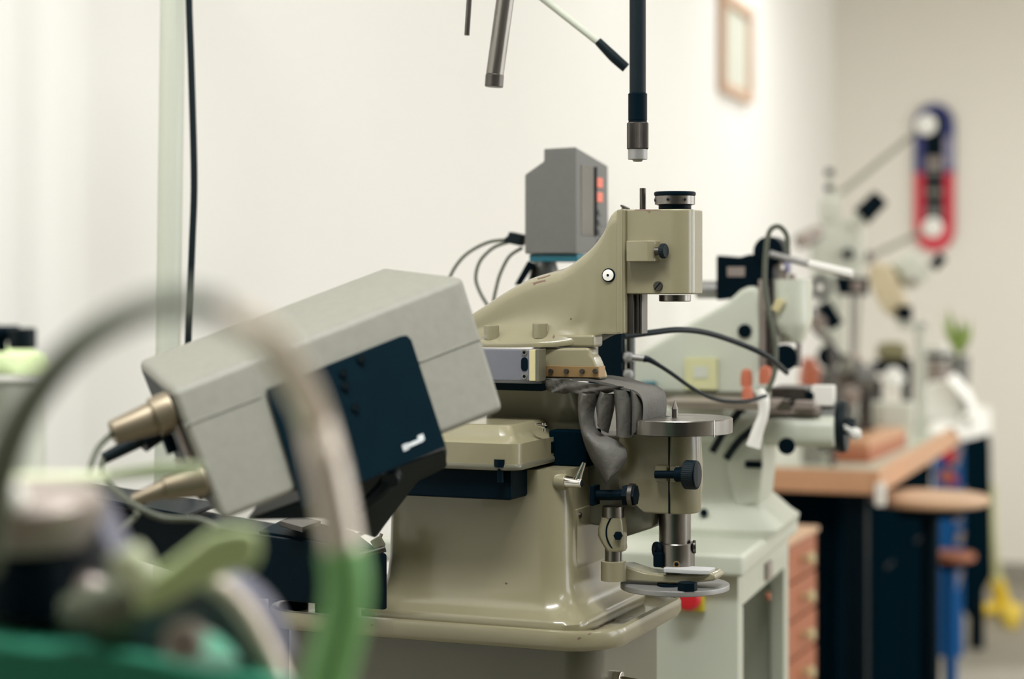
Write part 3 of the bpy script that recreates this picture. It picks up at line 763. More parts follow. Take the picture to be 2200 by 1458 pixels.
# grey control box, tilted, on a black arm
f1, f2, f3, f4 = W(996, 592, 1.80), W(366, 838, 1.64), W(478, 1122, 1.62), W(1086, 882, 1.78)
n0 = (f2 - f1).cross(f4 - f1).normalized(); f3 = ray_plane(478, 1122, f1, n0)
b1, b2 = W(830, 572, 1.93), W(294, 774, 1.77)
b3, b4 = b2 + (f3 - f2), b1 + (f4 - f1)
gb = thing('control_box', 'large tilted grey hammer-finish box with a black side panel, left of the jig borer', 'control box', W(700, 1060, 1.75))
part('housing', hexa(NB(), [f1, f2, f3, f4], [b1, b2, b3, b4], 0.007, 4), M_box, gb)
n = (f2 - f1).cross(f4 - f1).normalized()
if n.y > 0: n = -n
def onf(px, py, off=0.0): return ray_plane(px, py, f1 + n * off, n)
pp = [(572, 836), (860, 722), (874, 720), (884, 730), (958, 958), (650, 1092)]
bm = loft(NB(), [[onf(x, y, 0.004) for x, y in pp], [onf(x, y, -0.006) for x, y in pp]], b=0.001)
pn = part('black_panel', bm, M_panel, gb, 'black inset panel on the facing side')
ex = (f1 - f2).normalized(); ez = (f1 - f4).normalized()
def patch(cx_, cy_, w_, h_, off, th=0.0015, e1=None, e2=None):
    c = onf(cx_, cy_, off); a = (e1 or ex) * w_ / 2; q = (e2 or ez) * h_ / 2
    return loft(NB(), [[c - a - q, c + a - q, c + a + q, c - a + q], [c - a - q - n * th, c + a - q - n * th, c + a + q - n * th, c - a + q - n * th]], b=0.0003)
part('mark', patch(889, 952, 0.020, 0.0035, 0.005), M_label, pn, 'slanting pale printed mark')
part('mark', patch(872, 960, 0.006, 0.0055, 0.005), M_label, pn)
part('mark', patch(905, 940, 0.006, 0.0055, 0.005), M_label, pn)
for x, y in ((738, 800), (742, 828), (764, 874), (776, 770)):
    part('switch', cyl(NB(), onf(x, y, 0.003), onf(x, y, 0.0075), 0.0035, seg=14), M_rubber, pn)
for (xa, ya, xb, yb) in ((395, 915, 560, 852), (900, 778, 1045, 722)):
    pa, pb = onf(xa, ya, 0.0004), onf(xb, yb, 0.0004)
    part('side_seam', tube(NB(), [pa, pb], 0.0007, 6, 0), M_box, gb)
# open left end with sockets
e_l = (b2 - f2).normalized()
endc = (f2 + f3 + b2 + b3) / 4
exl = -ex
def ep(s, t_, o): return f2.lerp(b2, s) + (f3 - f2) * t_ + exl * o
bm = loft(NB(), [[ep(s, t_, 0.0005) for s, t_ in ((0.06, .06), (.94, .06), (.94, .94), (.06, .94))], [ep(s, t_, -0.01) for s, t_ in ((0.06, .06), (.94, .06), (.94, .94), (.06, .94))]], b=0.001)
part('end_plate', bm, M_black, gb)
for (s, t_, w_, h_) in ((0.10, 0.06, .06, .5), (0.32, 0.72, .45, .2)):
    bm = loft(NB(), [[ep(s + a * w_ / 1, t_ + q * h_, 0.006) for a, q in ((0, 0), (1, 0), (1, 1), (0, 1))], [ep(s + a * w_, t_ + q * h_, 0) for a, q in ((0, 0), (1, 0), (1, 1), (0, 1))]], b=0.0005)
    part('socket_plate', bm, M_greyp, gb)
c0 = W(372, 880, 1.66); c1 = W(330, 898, 1.655); c2 = W(240, 930, 1.64)
bm = cyl(NB(), c0, c1, 0.0175, b=0.002); cyl(bm, c1, c2, 0.0115 + 0.003, 0.0105, b=0.002)
part('connector', bm, M_conn, gb, 'cylindrical nickel plug on the open end')
bm = cyl(NB(), W(345, 915, 1.70), W(300, 945, 1.69), 0.012); cyl(bm, W(302, 944, 1.69), W(222, 985, 1.68), 0.0065, 0.005)
part('connector', bm, M_rubber, gb)
bm = cyl(NB(), W(442, 1030, 1.64), W(350, 1050, 1.63), 0.014, 0.010, b=0.002); cyl(bm, W(352, 1050, 1.63), W(285, 1075, 1.62), 0.008, 0.005)
part('connector', bm, M_conn, gb)
part('plug_pin', cyl(NB(), W(358, 935, 1.66), W(372, 972, 1.66), 0.0052), M_black, gb)
part('signal_cable', tube(NB(), [W(240, 932, 1.64), W(212, 960, 1.62), W(194, 1005, 1.6), W(192, 1050, 1.58), W(208, 1105, 1.57), W(243, 1142, 1.57), W(285, 1115, 1.6), W(300, 1090, 1.62)], 0.0026), M_cable, gb)
part('signal_cable', tube(NB(), [W(222, 985, 1.68), W(218, 1010, 1.66), W(240, 1045, 1.63), W(290, 1085, 1.6), W(350, 1112, 1.6), W(425, 1116, 1.6), W(470, 1135, 1.6)], 0.0028), M_cable, gb)
part('signal_cable', tube(NB(), [W(300, 1095, 1.66), W(325, 1055, 1.66), W(380, 1042, 1.66), W(400, 1050, 1.66)], 0.003), M_rubber, gb)
# black mounting under it
bm = NB()
u1, u2, u3 = W(640, 1062, 1.72), W(980, 960, 1.80), W(830, 1075, 1.86)
loft(bm, [[W(520, 1120, 1.70), W(958, 964, 1.80), W(964, 1000, 1.84), W(885, 1040, 1.88), W(806, 1158, 1.92), W(690, 1116, 1.80)],
          [W(520, 1120, 1.70) + Vector((.01, .13, .02)), W(958, 964, 1.80) + Vector((.0, .05, .0)), W(964, 1000, 1.84) + Vector((-.01, .03, 0)), W(885, 1040, 1.88) + Vector((0, .04, 0)), W(806, 1158, 1.92) + Vector((0, .06, 0)), W(690, 1116, 1.80) + Vector((0, .12, 0))]], b=0.004)
mt = part('mounting_arm', bm, M_black, gb)
part('locking_lever', tube(NB(), [W(770, 1095, 1.78), W(820, 1050, 1.77), W(850, 1010, 1.77)], [0.005, 0.007, 0.009], 12, 6), M_rubber, mt)
part('locking_screw', cyl(NB(), W(845, 1015, 1.77), W(838, 1032, 1.76), 0.008, b=0.001), M_rubber, mt)

# black slide unit resting on the tray
top_z = 0
sl = thing('slide_unit', 'long black slide unit with a flat top tray, beneath the grey control box', 'machine unit', W(700, 1300, 2.0))
zb = M1.S(1110, 1352, -0.145).z
def Wz(px, D, z): return Vector(((px - 1100) / F * D, D, z))
zf = zb + 0.013
def blk(P, off): return loft(NB(), [P, [p + off for p in P]], b=0.003)
part('body', blk([Wz(833, 2.05, zf), W(833, 1188, 2.05), W(540, 1146, 2.13), Wz(540, 2.13, zf)], Vector((-.02, .045, 0))), M_black, sl)
part('extension', blk([Wz(545, 2.13, zf), W(545, 1148, 2.13), W(130, 1072, 2.34), Wz(180, 2.34, zf + 0.03)], Vector((.02, .09, 0))), M_black, sl)
for px_, D_ in ((700, 2.155), (640, 2.19)):
    part('foot', cyl(NB(), Wz(px_, D_, zb - 0.0085), Wz(px_, D_, zf + 0.002), 0.012), M_black, sl)
z1 = W(105, 1056, 2.30).z
P4 = [W(104, 1050, 2.28), W(190, 1036, 2.38), W(470, 1078, 2.30), W(400, 1104, 2.12)]
part('top_tray', loft(NB(), [P4, [p - Vector((0, 0, 0.006)) for p in P4]], b=0.002), M_black, sl)
P4 = [W(556, 1140, 2.14), W(622, 1108, 2.24), W(760, 1140, 2.14), W(812, 1180, 2.07)]
part('top_plate', loft(NB(), [P4, [p - Vector((0, 0, 0.004)) for p in P4]], b=0.001), M_panel, sl)
P4 = [W(600, 1122, 2.12), W(640, 1110, 2.18), W(690, 1122, 2.14), W(650, 1136, 2.08)]
part('bright_plate', loft(NB(), [[p + Vector((0, 0, 0.002)) for p in P4], [p - Vector((0, 0, 0.004)) for p in P4]], b=0.001), M_steeld, sl)
bm = tube(NB(), [W(762, 1196, 2.04), W(800, 1186, 2.04), W(828, 1178, 2.04)], 0.0035)
part('cable_end', bm, M_steeld, sl)
bm = box(NB(), W(812, 1166, 2.06), (0.012, 0.008, 0.012), (0, R(-30), 0), 0.001); cyl(bm, W(815, 1158, 2.06), W(820, 1146, 2.06), 0.0018, seg=8)
part('latch', bm, M_greend, sl)
solo('black_cable', tube(NB(), [W(740, 1165, 2.32), W(800, 1130, 2.3), W(835, 1098, 2.3), W(870, 1040, 2.35), W(900, 980, 2.5)], 0.003), M_rubber, 'thin black cable crossing the bright gap between slide unit and column', 'cable')

# pole, cable, overhead boom with hanging fittings
p0, p1 = W(358, 1000, 2.45), W(371, 0, 2.45)
dirp = (p1 - p0).normalized()
base = p0 + dirp * (-p0.z / dirp.z); topp = p0 + dirp * ((2.30 - p0.z) / dirp.z)
pl = thing('support_pole', 'tall pale grey-green enamelled pole standing left beside the white wall', 'pole', base)
part('pole', cyl(NB(), base, topp, 0.0155, seg=40), M_pale, pl)
part('foot_plate', cyl(NB(), base, base + Vector((0, 0, 0.02)), 0.11, b=0.004), M_pale, pl)
P = [W(400, -520, 2.42), W(404, -200, 2.42), W(406, 0, 2.42), W(411, 150, 2.42), W(417, 380, 2.42), W(413, 520, 2.42), W(408, 640, 2.42), W(404, 760, 2.42), W(408, 900, 2.42), W(420, 1040, 2.42)]
hb = topp
solo('power_cable', tube(NB(), P, 0.0043), M_rubber, 'long black cable hanging beside the pale pole', 'cable')
bz = 2.22
bmh = pl
pe = Vector((0.16, 2.1, bz)); ps = Vector((topp.x, topp.y, bz))
part('boom', cyl(NB(), ps, pe, 0.018), M_pale, bmh)
part('boom_clamp', cyl(NB(), ps - Vector((0, 0, 0.03)), ps + Vector((0, 0, 0.03)), 0.026, b=0.003), M_steeld, bmh)
# flexible drive shaft
def HX(px, py, D=2.09): return W(px, py, D)
fs = thing('drive_shaft', 'black flexible drive shaft with knurled end hanging above the spindle', 'drive shaft', HX(1370, 344))
tp = Vector((HX(1370, 0).x - 0.002, 2.1, bz - 0.02))
part('sheath', tube(NB(), [tp, HX(1370, -150), HX(1370, 0), HX(1370, 100), HX(1370, 203)], 0.0088, 28, 6), M_rubber, fs)
part('ferrule', lathe(NB(), [(0.0088, 0), (0.0102, 0.0015), (0.0102, 0.0295), (0.0098, 0.0300), (0.0098, 0.0308), (0.0102, 0.0312)], HX(1370, 199), (0, 0, -1)), M_black, fs)
part('knurled_collar', knurl(NB(), HX(1370, 263), HX(1370, 321), 0.0116, 60, 0.00035), M_steeld, fs)
part('tip', lathe(NB(), [(0.0104, 0), (0.0104, 0.0108), (0.0100, 0.0112), (0.006, 0.0112), (0.0045, 0.0135), (0, 0.0138)], HX(1370, 320), (0, 0, -1)), M_alu, fs)
# hanging tube, thin rod, lever
ht = thing('hanging_tube', 'grey metal tube with a dark end collar hanging left of the drive shaft', 'tube', HX(1062, 187, 2.2))
a, b_ = HX(1063, 160, 2.2), HX(1085, 0, 2.2); d_ = (b_ - a).normalized()
part('tube', cyl(NB(), a, a + d_ * ((bz - a.z) / d_.z), 0.0100, b=0.0), M_steel, ht)
part('end_collar', cyl(NB(), HX(1061, 187, 2.2), a, 0.0104, b=0.0008), M_steeld, ht)
a, b_ = HX(1003, 76, 2.2), HX(1008, 0, 2.2); d_ = (b_ - a).normalized()
solo('hanging_rod', cyl(NB(), a, a + d_ * ((bz - 0.02 - a.z) / d_.z), 0.0030, seg=16), M_steeld, 'thin grey rod hanging left of the wide metal tube', 'rod')
lv = thing('feed_lever', 'slanting grey lever with a black grip behind the drive shaft', 'lever', HX(1350, 152, 2.28))
a, b_ = HX(1165, -4, 2.28), HX(1287, 92, 2.28); d_ = (a - b_).normalized()
part('rod', cyl(NB(), b_, b_ + d_ * ((bz - b_.z) / d_.z), 0.0042, seg=20), M_pale, lv)
part('grip', tube(NB(), [HX(1284, 88, 2.28), HX(1318, 122, 2.28), HX(1345, 146, 2.28)], [0.0048, 0.0062, 0.0058], 16, 5), M_rubber, lv)

# digital readout unit
M4 = Frame(1180, 2.5, 22); use(M4); S4 = M4.S
dr = thing('digital_readout', 'grey plastic digital readout with red digits behind the jig borer arm', 'readout', S4(1183, 560, 0.05))
nf = [S4(1127, 375), S4(1168, 346), S4(1168, 319), S4(1237, 315), S4(1238, 545), S4(1127, 545)]
fb = [p + Vector((0, 0.125, 0)) for p in nf]; fb[3].z -= 0.018; fb[2].z -= 0.012; fb[4].z += 0.003
hs = part('housing', loft(NB(), [nf, fb], b=0.0025, seg=3), M_dro, dr)
xr = nf[3].x
def rp(y0, y1, z0, z1, th, b=0.0005): return box2(NB(), (xr - 0.001, y0, z0), (xr + th, y1, z1), b)
z_ = lambda py: S4(1240, py).z
part('display_window', rp(0.018, 0.068, z_(505), z_(352), 0.0012), M_screen, hs)
part('window_rim', rp(0.068, 0.074, z_(505), z_(352), 0.003), M_black, hs)
for k, py in enumerate((386, 418)):
    part('red_digits', rp(0.078, 0.100, z_(py + 11), z_(py - 11), 0.0016), M_led, hs, 'glowing red digits')
for k in range(4): part('button', rp(0.082, 0.096, z_(458 + 22 * k), z_(446 + 22 * k), 0.003), M_dro, hs)
part('base_plate', box2(NB(), (nf[5].x + 0.004, 0.005, nf[4].z - 0.010), (nf[4].x, 0.12, nf[4].z), 0.002), M_teal, dr)
zq = nf[4].z - 0.010
bm = loft(NB(), [[S4(1105, 612, 0.03), S4(1120, 612, 0.03), S4(1150, 566, 0.03), S4(1134, 560, 0.03)], [S4(1105, 612, 0.06), S4(1120, 612, 0.06), S4(1150, 566, 0.06), S4(1134, 560, 0.06)]], b=0.001)
part('stand_arm', bm, M_black, dr)
c_ = S4(1170, 600, 0.07)
part('stand_cone', lathe(NB(), [(0.024, 0), (0.024, 0.01), (0.014, zq - c_.z + 0.025)], Vector((c_.x, c_.y, c_.z - 0.02)), (0, 0, 1)), M_alu, dr)
part('stand_post', cyl(NB(), (c_.x, c_.y, 1.15), (c_.x, c_.y, c_.z), 0.016), M_steeld, dr)
part('top_box', box2(NB(), (nf[0].x + 0.012, 0.04, nf[0].z), (nf[2].x + 0.01, 0.10, nf[2].z), 0.001), M_glass, dr)
pg = box(NB(), S4(1110, 513, 0.04), (0.020, 0.018, 0.015), (0, R(12), 0), 0.002)
plug = part('cable_plug', pg, M_rubber, dr)
part('strain_relief', cyl(NB(), S4(1100, 511, 0.04), S4(1086, 517, 0.04), 0.006, 0.0035), M_rubber, plug)
for pts in ([(1088, 515), (1050, 520), (1010, 540), (984, 565), (965, 600), (950, 660)], [(1092, 520), (1060, 532), (1032, 560), (1022, 595), (1030, 625), (1050, 660), (1075, 700)], [(1122, 532), (1095, 550), (1078, 580), (1068, 610), (1060, 660), (1075, 700)]):
    part('readout_cable', tube(NB(), [S4(x, y, 0.04) for x, y in pts], 0.0022), M_cable, dr)
use(WORLD)
# dark block behind the neck, glass tube with valves
dk = thing('dark_column', 'dark navy upright block standing behind the jig borer neck', 'column', W(1310, 830, 2.36))
bm = loft(NB(), [[W(1262, 700, 2.36), W(1336, 700, 2.34), W(1336, 1000, 2.34), W(1262, 1000, 2.36)], [W(1262, 700, 2.36) + Vector((.02, .06, 0)), W(1336, 700, 2.34) + Vector((.02, .06, 0)), W(1336, 1000, 2.34) + Vector((.02, .06, 0)), W(1262, 1000, 2.36) + Vector((.02, .06, 0))]], b=0.002)
part('block', bm, M_black, dk)
for x, y in ((1284, 740), (1282, 768), (1285, 790), (1283, 812)): part('bolt', cyl(NB(), W(x, y, 2.358), W(x, y, 2.353), 0.0035, seg=6), M_steeld, dk)
tb = thing('sight_tube', 'clear glass sight tube with bright valve knobs beside the dark block', 'tube', W(1352, 860, 2.36))
part('glass_tube', cyl(NB(), W(1352, 860, 2.36), W(1352, 716, 2.36), 0.0070), M_glass, tb)
part('inner_rod', cyl(NB(), W(1352, 860, 2.36), W(1352, 716, 2.36), 0.0022), M_steeld, tb)
for y in (767, 804): part('valve_knob', lathe(NB(), [(0, -0.007), (0.0055, -0.005), (0.0072, 0), (0.0055, 0.005), (0, 0.007)], W(1349, y, 2.345), (0, 0, 1), 24), M_alu, tb)
part('nozzle', cyl(NB(), W(1356, 767, 2.345), W(1386, 770, 2.34), 0.004), M_alu, tb)
solo('coolant_cable', tube(NB(), [W(1384, 770, 2.34), W(1400, 775, 2.34), W(1440, 800, 2.36), W(1490, 835, 2.4), W(1540, 858, 2.45), W(1600, 862, 2.5), W(1645, 850, 2.55)], [0.0045, 0.0026, 0.0024, 0.0024, 0.0026]), M_rubber, 'thin black cable sagging from the sight tube towards the pale machine', 'cable')
solo('drive_cable', tube(NB(), [W(1340, 722, 2.25), W(1400, 714, 2.28), W(1460, 708, 2.32), W(1520, 715, 2.38), W(1590, 738, 2.45), W(1650, 766, 2.5), W(1690, 800, 2.6)], 0.0036), M_rubber, 'thicker black cable arching in front of the pale machine arm', 'cable')

# ------------------------------------------------------------------ second, pale machine
M2 = Frame(1650, 2.85, 17); use(M2); T = M2.S
Y0 = -0.26
zt2 = T(1583, 1188, Y0).z
xr2 = T(1601, 1250, Y0 + 0.02).x; xl2 = xr2 - 0.50
pc2 = thing('pale_cabinet', 'pale grey-green cabinet with slab top and side opening, right of the jig borer', 'cabinet', (xr2 - 0.25, 0, 0))
part('top_slab', box2(NB(), (xl2 - 0.02, Y0 - 0.015, zt2 - 0.03), (xr2 + 0.004, 0.20, zt2), 0.006, 3), M_pale, pc2)
part('front_panel', box2(NB(), (xl2, Y0 + 0.015, 0.05), (xr2 - 0.008, Y0 + 0.035, zt2 - 0.03), 0.003), M_pale, pc2)
yo0, yo1 = Y0 + 0.05, 0.14; zo = T(1608, 1300, -0.21).z
part('side_header', box2(NB(), (xr2 - 0.03, Y0 + 0.035, zo), (xr2 - 0.008, 0.18, zt2 - 0.03), 0.002), M_pale, pc2)
part('side_stile', box2(NB(), (xr2 - 0.03, Y0 + 0.035, 0.05), (xr2 - 0.008, yo0, zo), 0.002), M_pale, pc2)
part('side_stile', box2(NB(), (xr2 - 0.03, yo1, 0.05), (xr2 - 0.008, 0.18, zo), 0.002), M_pale, pc2)
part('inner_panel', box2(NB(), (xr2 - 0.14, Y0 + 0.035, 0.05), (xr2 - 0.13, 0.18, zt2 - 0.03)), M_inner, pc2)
part('back_panel', box2(NB(), (xl2, 0.16, 0.05), (xr2 - 0.03, 0.18, zt2 - 0.03)), M_pale, pc2)
part('plinth', box2(NB(), (xl2 + 0.02, Y0 + 0.04, 0), (xr2 - 0.03, 0.19, 0.05)), M_black, pc2)
part('side_switch', box2(NB(), (xr2 - 0.009, -0.04, zt2 - 0.07), (xr2 - 0.003, 0.0, zt2 - 0.045), 0.001), M_greyp, pc2)
part('side_lamp', cyl(NB(), (xr2 - 0.009, -0.02, zt2 - 0.095), (xr2 - 0.003, -0.02, zt2 - 0.095), 0.006), M_woodd, pc2)
a, b_ = T(1452, 1262, Y0 + 0.015), T(1516, 1312, Y0 + 0.015)
es = thing('emergency_stop', 'red mushroom emergency stop on a yellow plate on the pale cabinet', 'switch', ((a.x + b_.x) / 2, Y0 + 0.01, b_.z))
part('plate', box2(NB(), (a.x, Y0 + 0.004, b_.z), (b_.x, Y0 + 0.0145, a.z), 0.002), M_yellow, es)
c_ = T(1483, 1280, Y0)
part('button', lathe(NB(), [(0.010, 0), (0.010, 0.012), (0.017, 0.014), (0.018, 0.020), (0.014, 0.027), (0, 0.029)], (c_.x, Y0 + 0.006, c_.z), (0, -1, 0)), M_red, es)
# the machine itself
pm2 = thing('pale_jig_machine', 'pale grey-green jig machine with sloping arm, out of focus right of the jig borer', 'machine', T(1550, 1150, -0.05))
Yc = -0.07
def Z(px, py, y=Yc): return T(px, py, y)
xc0, xc1 = Z(1390, 1000).x, Z(1612, 1000).x
hxc, cxc = (xc1 - xc0) / 2, (xc0 + xc1) / 2
zz2 = lambda py: Z(1550, py).z
part('column', loft(NB(), [ringz(rrect(hxc + o, 0.085 + o, 0.03, cxc, 0.02, 6), z) for o, z in ((0.04, zt2), (0.042, zt2 + 0.01), (0.03, zt2 + 0.02), (0.012, zt2 + 0.04), (0.004, zz2(1075)), (0, zz2(1040)), (0, zz2(930)), (-0.004, zz2(905)))]), M_pale, pm2)
bm = NB(); prism(bm, [T(x, y, -0.06) for x, y in ((1330, 870), (1330, 780), (1395, 745), (1470, 700), (1560, 650), (1590, 622), (1606, 615), (1628, 615), (1628, 792), (1625, 870))], -0.06, 0.06, 0.008, 3)
part('overarm', bm, M_pale, pm2)
a = T(1600, 711, -0.062); part('arm_hole', cyl(NB(), (a.x, -0.058, a.z), (a.x, -0.064, a.z), 0.010), M_black, pm2)
a, b_ = T(1628, 600, -0.05), T(1658, 800, -0.05)
part('way_strip', box2(NB(), (a.x, -0.045, b_.z), ((a.x + b_.x) / 2, 0.045, a.z), 0.001), M_greyp, pm2)
part('way_rail', box2(NB(), ((a.x + b_.x) / 2 + 0.002, -0.035, b_.z), (b_.x, 0.035, a.z), 0.001), M_steeld, pm2)
a, b_ = T(1658, 600, -0.05), T(1728, 708, -0.05)
xm = (a.x + b_.x) / 2
bm = loft(NB(), [ringz(rrect((b_.x - a.x) / 2 * k, 0.05 * k, 0.02, xm, 0, 6), z) for k, z in ((1, a.z), (1, b_.z + 0.012), (0.9, b_.z), (0.55, b_.z - 0.02))], b=0.0)
part('spindle_head', bm, M_pale, pm2)
part('head_screw', box(NB(), T(1672, 655, -0.056), (0.012, 0.01, 0.02), (0, R(30), 0), 0.002), M_cream, pm2)
part('chuck', cyl(NB(), (xm, 0, b_.z - 0.055), (xm, 0, b_.z - 0.018), 0.012), M_steeld, pm2)
# lower body rows
a, b_ = T(1362, 872, -0.10), T(1560, 925, -0.10)
part('lower_slide', box2(NB(), (a.x, -0.11, b_.z), (b_.x, 0.09, a.z), 0.006), M_pale, pm2)
a, b_ = T(1340, 840, -0.08), T(1620, 868, -0.08)
part('upper_slide', box2(NB(), (a.x, -0.07, b_.z), (b_.x, 0.08, a.z + 0.002), 0.003), M_greend, pm2)
a, b_ = T(1372, 820, -0.09), T(1402, 876, -0.09)
part('teal_cap', box2(NB(), (a.x, -0.10, b_.z), (b_.x, -0.06, a.z), 0.003), M_teal, pm2)
# table and handwheel at the right
a, b_ = T(1636, 893, -0.08), T(1788, 965, -0.08)
bm = loft(NB(), [[Vector((x, y, z)) for (y, z) in rrect(0.07, (a.z - b_.z) / 2, 0.018, 0.0, (a.z + b_.z) / 2, 5)] for x in (a.x - 0.12, b_.x)], b=0.004)
part('knee', bm, M_pale, pm2)
hc = T(1808, 915, -0.02)
bm = lathe(NB(), [(0.012, -0.004), (0.030, -0.002), (0.036, -0.006), (0.0385, 0.0), (0.036, 0.008), (0.028, 0.006), (0.012, 0.004), (0.012, 0.02), (0, 0.021)], hc, (1, 0, 0))
hw2 = part('handwheel', bm, M_rubber, pm2)
part('handwheel_hub', cyl(NB(), hc - Vector((0.034, 0, 0)), hc - Vector((0.002, 0, 0)), 0.0355, b=0.004), M_dro, hw2)
part('crank_knob', lathe(NB(), [(0.004, 0), (0.004, 0.012), (0.008, 0.016), (0.009, 0.024), (0.0, 0.032)], hc + Vector((0.004, -0.012, 0.0)), (1, -.3, -.5), 20), M_white, hw2)
for (xa, ya, xb, yb, m_, y_, dep) in ((1640, 872, 1760, 892, M_greyp, -0.07, 0.12), (1655, 832, 1730, 872, M_steeld, -0.05, 0.09), (1730, 840, 1752, 872, M_black, -0.05, 0.06), (1742, 828, 1790, 872, M_white, -0.05, 0.03), (1668, 858, 1700, 878, M_steel, -0.075, 0.02), (1706, 860, 1748, 880, M_greyp, -0.08, 0.02)):
    a, b_ = T(xa, ya, y_), T(xb, yb, y_)
    part('table_block', box2(NB(), (a.x, y_, b_.z), (b_.x, y_ + dep, a.z), 0.002), m_, pm2)
a, b_ = T(1500, 925, -0.06), T(1640, 1100, -0.06)
bm = NB(); prism(bm, [T(x, y, -0.075) for x, y in ((1590, 930), (1640, 935), (1640, 1000), (1632, 1080), (1580, 1090), (1560, 1000))], -0.075, 0.04, 0.006)
part('knee_bracket', bm, M_pale, pm2)
part('dark_bracket', box2(NB(), T(1600, 990, -0.08), T(1636, 1006, -0.08) + Vector((0, 0.02, 0)), 0.002), M_black, pm2)
part('oil_hole', cyl(NB(), T(1512, 1101, -0.09), T(1512, 1101, -0.095), 0.006), M_black, pm2)
part('table_screw', cyl(NB(), T(1690, 958, -0.09), T(1690, 958, -0.11), 0.012), M_black, pm2)
for pts in ([(1600, 870), (1560, 920), (1530, 970)], [(1640, 905), (1590, 945), (1560, 985)]):
    part('hose', tube(NB(), [T(x, y, -0.09) for x, y in pts], 0.0055), M_rubber, pm2)
# black sensor head and round motor on top of the arm
a, b_ = T(1540, 545, -0.03), T(1640, 640, -0.03)
bm = NB(); prism(bm, [T(x, y, -0.03) for x, y in ((1540, 548), (1590, 552), (1612, 546), (1660, 548), (1662, 618), (1600, 615), (1575, 640), (1540, 645))], -0.035, 0.035, 0.003)
sh = part('motor_box', bm, M_black, pm2)
part('box_label', box2(NB(), T(1562, 573, -0.036), T(1600, 594, -0.036) + Vector((0, 0.003, 0)), 0.0005), M_greyp, sh)
part('round_motor', cyl(NB(), T(1650, 540, -0.04), T(1650, 540, -0.04) + Vector((0, 0.07, 0)), 0.022, b=0.003), M_black, pm2)
part('motor_spigot', cyl(NB(), T(1496, 622, -0.01), T(1545, 622, -0.01), 0.013, b=0.003), M_alu, pm2)
for (x, y, w_, h_, m_) in ((1668, 562, 14, 30, M_greyp), (1690, 570, 12, 34, M_lilac), (1680, 590, 16, 24, M_greyp), (1654, 570, 10, 14, M_orange), (1700, 596, 12, 16, M_greyp)):
    part('fitting', box2(NB(), T(x - w_ / 2, y - h_ / 2, -0.03), T(x + w_ / 2, y + h_ / 2, -0.03) + Vector((0, 0.02, 0)), 0.002), m_, pm2)
part('knob', cyl(NB(), T(1686, 768, -0.055), T(1686, 768, -0.085), 0.0185, b=0.003), M_black, pm2)
part('knob_cap', box2(NB(), T(1672, 737, -0.07), T(1704, 753, -0.07) + Vector((0, 0.03, 0)), 0.003), M_white, pm2)
part('spindle_rod', cyl(NB(), T(1690, 715, -0.03), T(1686, 765, -0.03), 0.008), M_greend, pm2)
# lever with a white grip
ll = thing('white_lever', 'thin steel lever with a bright white grip pointing right above the pale machine', 'lever', T(1660, 545, -0.05))
part('rod', cyl(NB(), T(1655, 545, -0.05), T(1745, 570, -0.06), 0.005, 0.0045, seg=16), M_alu, ll)
part('grip', cyl(NB(), T(1738, 567, -0.06), T(1832, 589, -0.07), 0.0065, b=0.002, seg=20), M_white, ll)
# looped cable and cloth tie
use(WORLD)
solo('looped_cable', tube(NB(), [W(1692, 540, 2.66), W(1690, 505, 2.66), W(1672, 486, 2.66), W(1652, 500, 2.66), W(1644, 560, 2.66), W(1644, 620, 2.66), W(1654, 680, 2.66), W(1666, 740, 2.66), W(1664, 800, 2.66), W(1648, 840, 2.66), W(1634, 862, 2.66)], 0.0035), M_cable, 'grey cable looping over the top of the pale machine head', 'cable')
solo('white_sleeve', tube(NB(), [W(1630, 838, 2.62), W(1640, 858, 2.62), W(1640, 890, 2.62), W(1628, 925, 2.62), W(1618, 960, 2.62)], [0.006, 0.008, 0.007, 0.008, 0.010]), M_white, 'bunched white cloth sleeve hanging from the cable knot', 'sleeve')
# things on the pale machine, left part
use(M2)
bm = box2(NB(), T(1455, 775, 0.0), T(1545, 836, 0.0) + Vector((0, 0.04, 0)), 0.003)
yb_ = thing('parts_box', 'pale yellow cardboard box behind the black cables', 'box', T(1500, 838, -0.09))
part('carton', box2(NB(), T(1470, 768, -0.075), T(1540, 838, -0.075) + Vector((0, 0.013, 0)), 0.002), M_pyel, yb_)
part('label', box2(NB(), T(1490, 786, -0.0765), T(1520, 812, -0.0765) + Vector((0, 0.001, 0))), M_pale, yb_)
for i, (x, y, r_, c_, lb) in enumerate(((1604, 812, 0.008, M_orange, 'small orange jar standing left of the cable knot'), (1645, 806, 0.009, M_orange, 'small orange jar standing right of the cable, below the dark knob'), (1606, 850, 0.008, M_orange, 'small orange jar lowest of three beside the dark slot'))):
    solo('orange_jar', lathe(NB(), [(r_, 0), (r_ * 1.1, 0.01), (r_ * 0.9, 0.022), (0, 0.026)], T(x, y + 18, -0.11 - 0.004 * i), (0, 0, 1), 20), c_, lb, 'jar')
solo('parts_tray', loft(NB(), [ringz(rrect(0.07, 0.05, 0.02, T(1560, 850, -0.13).x, -0.15), T(1560, 872, -0.13).z), ringz(rrect(0.08, 0.06, 0.02, T(1560, 850, -0.13).x, -0.15), T(1560, 856, -0.13).z)], b=0.002), M_greyp, 'shallow grey tray on the slide of the pale machine', 'tray')
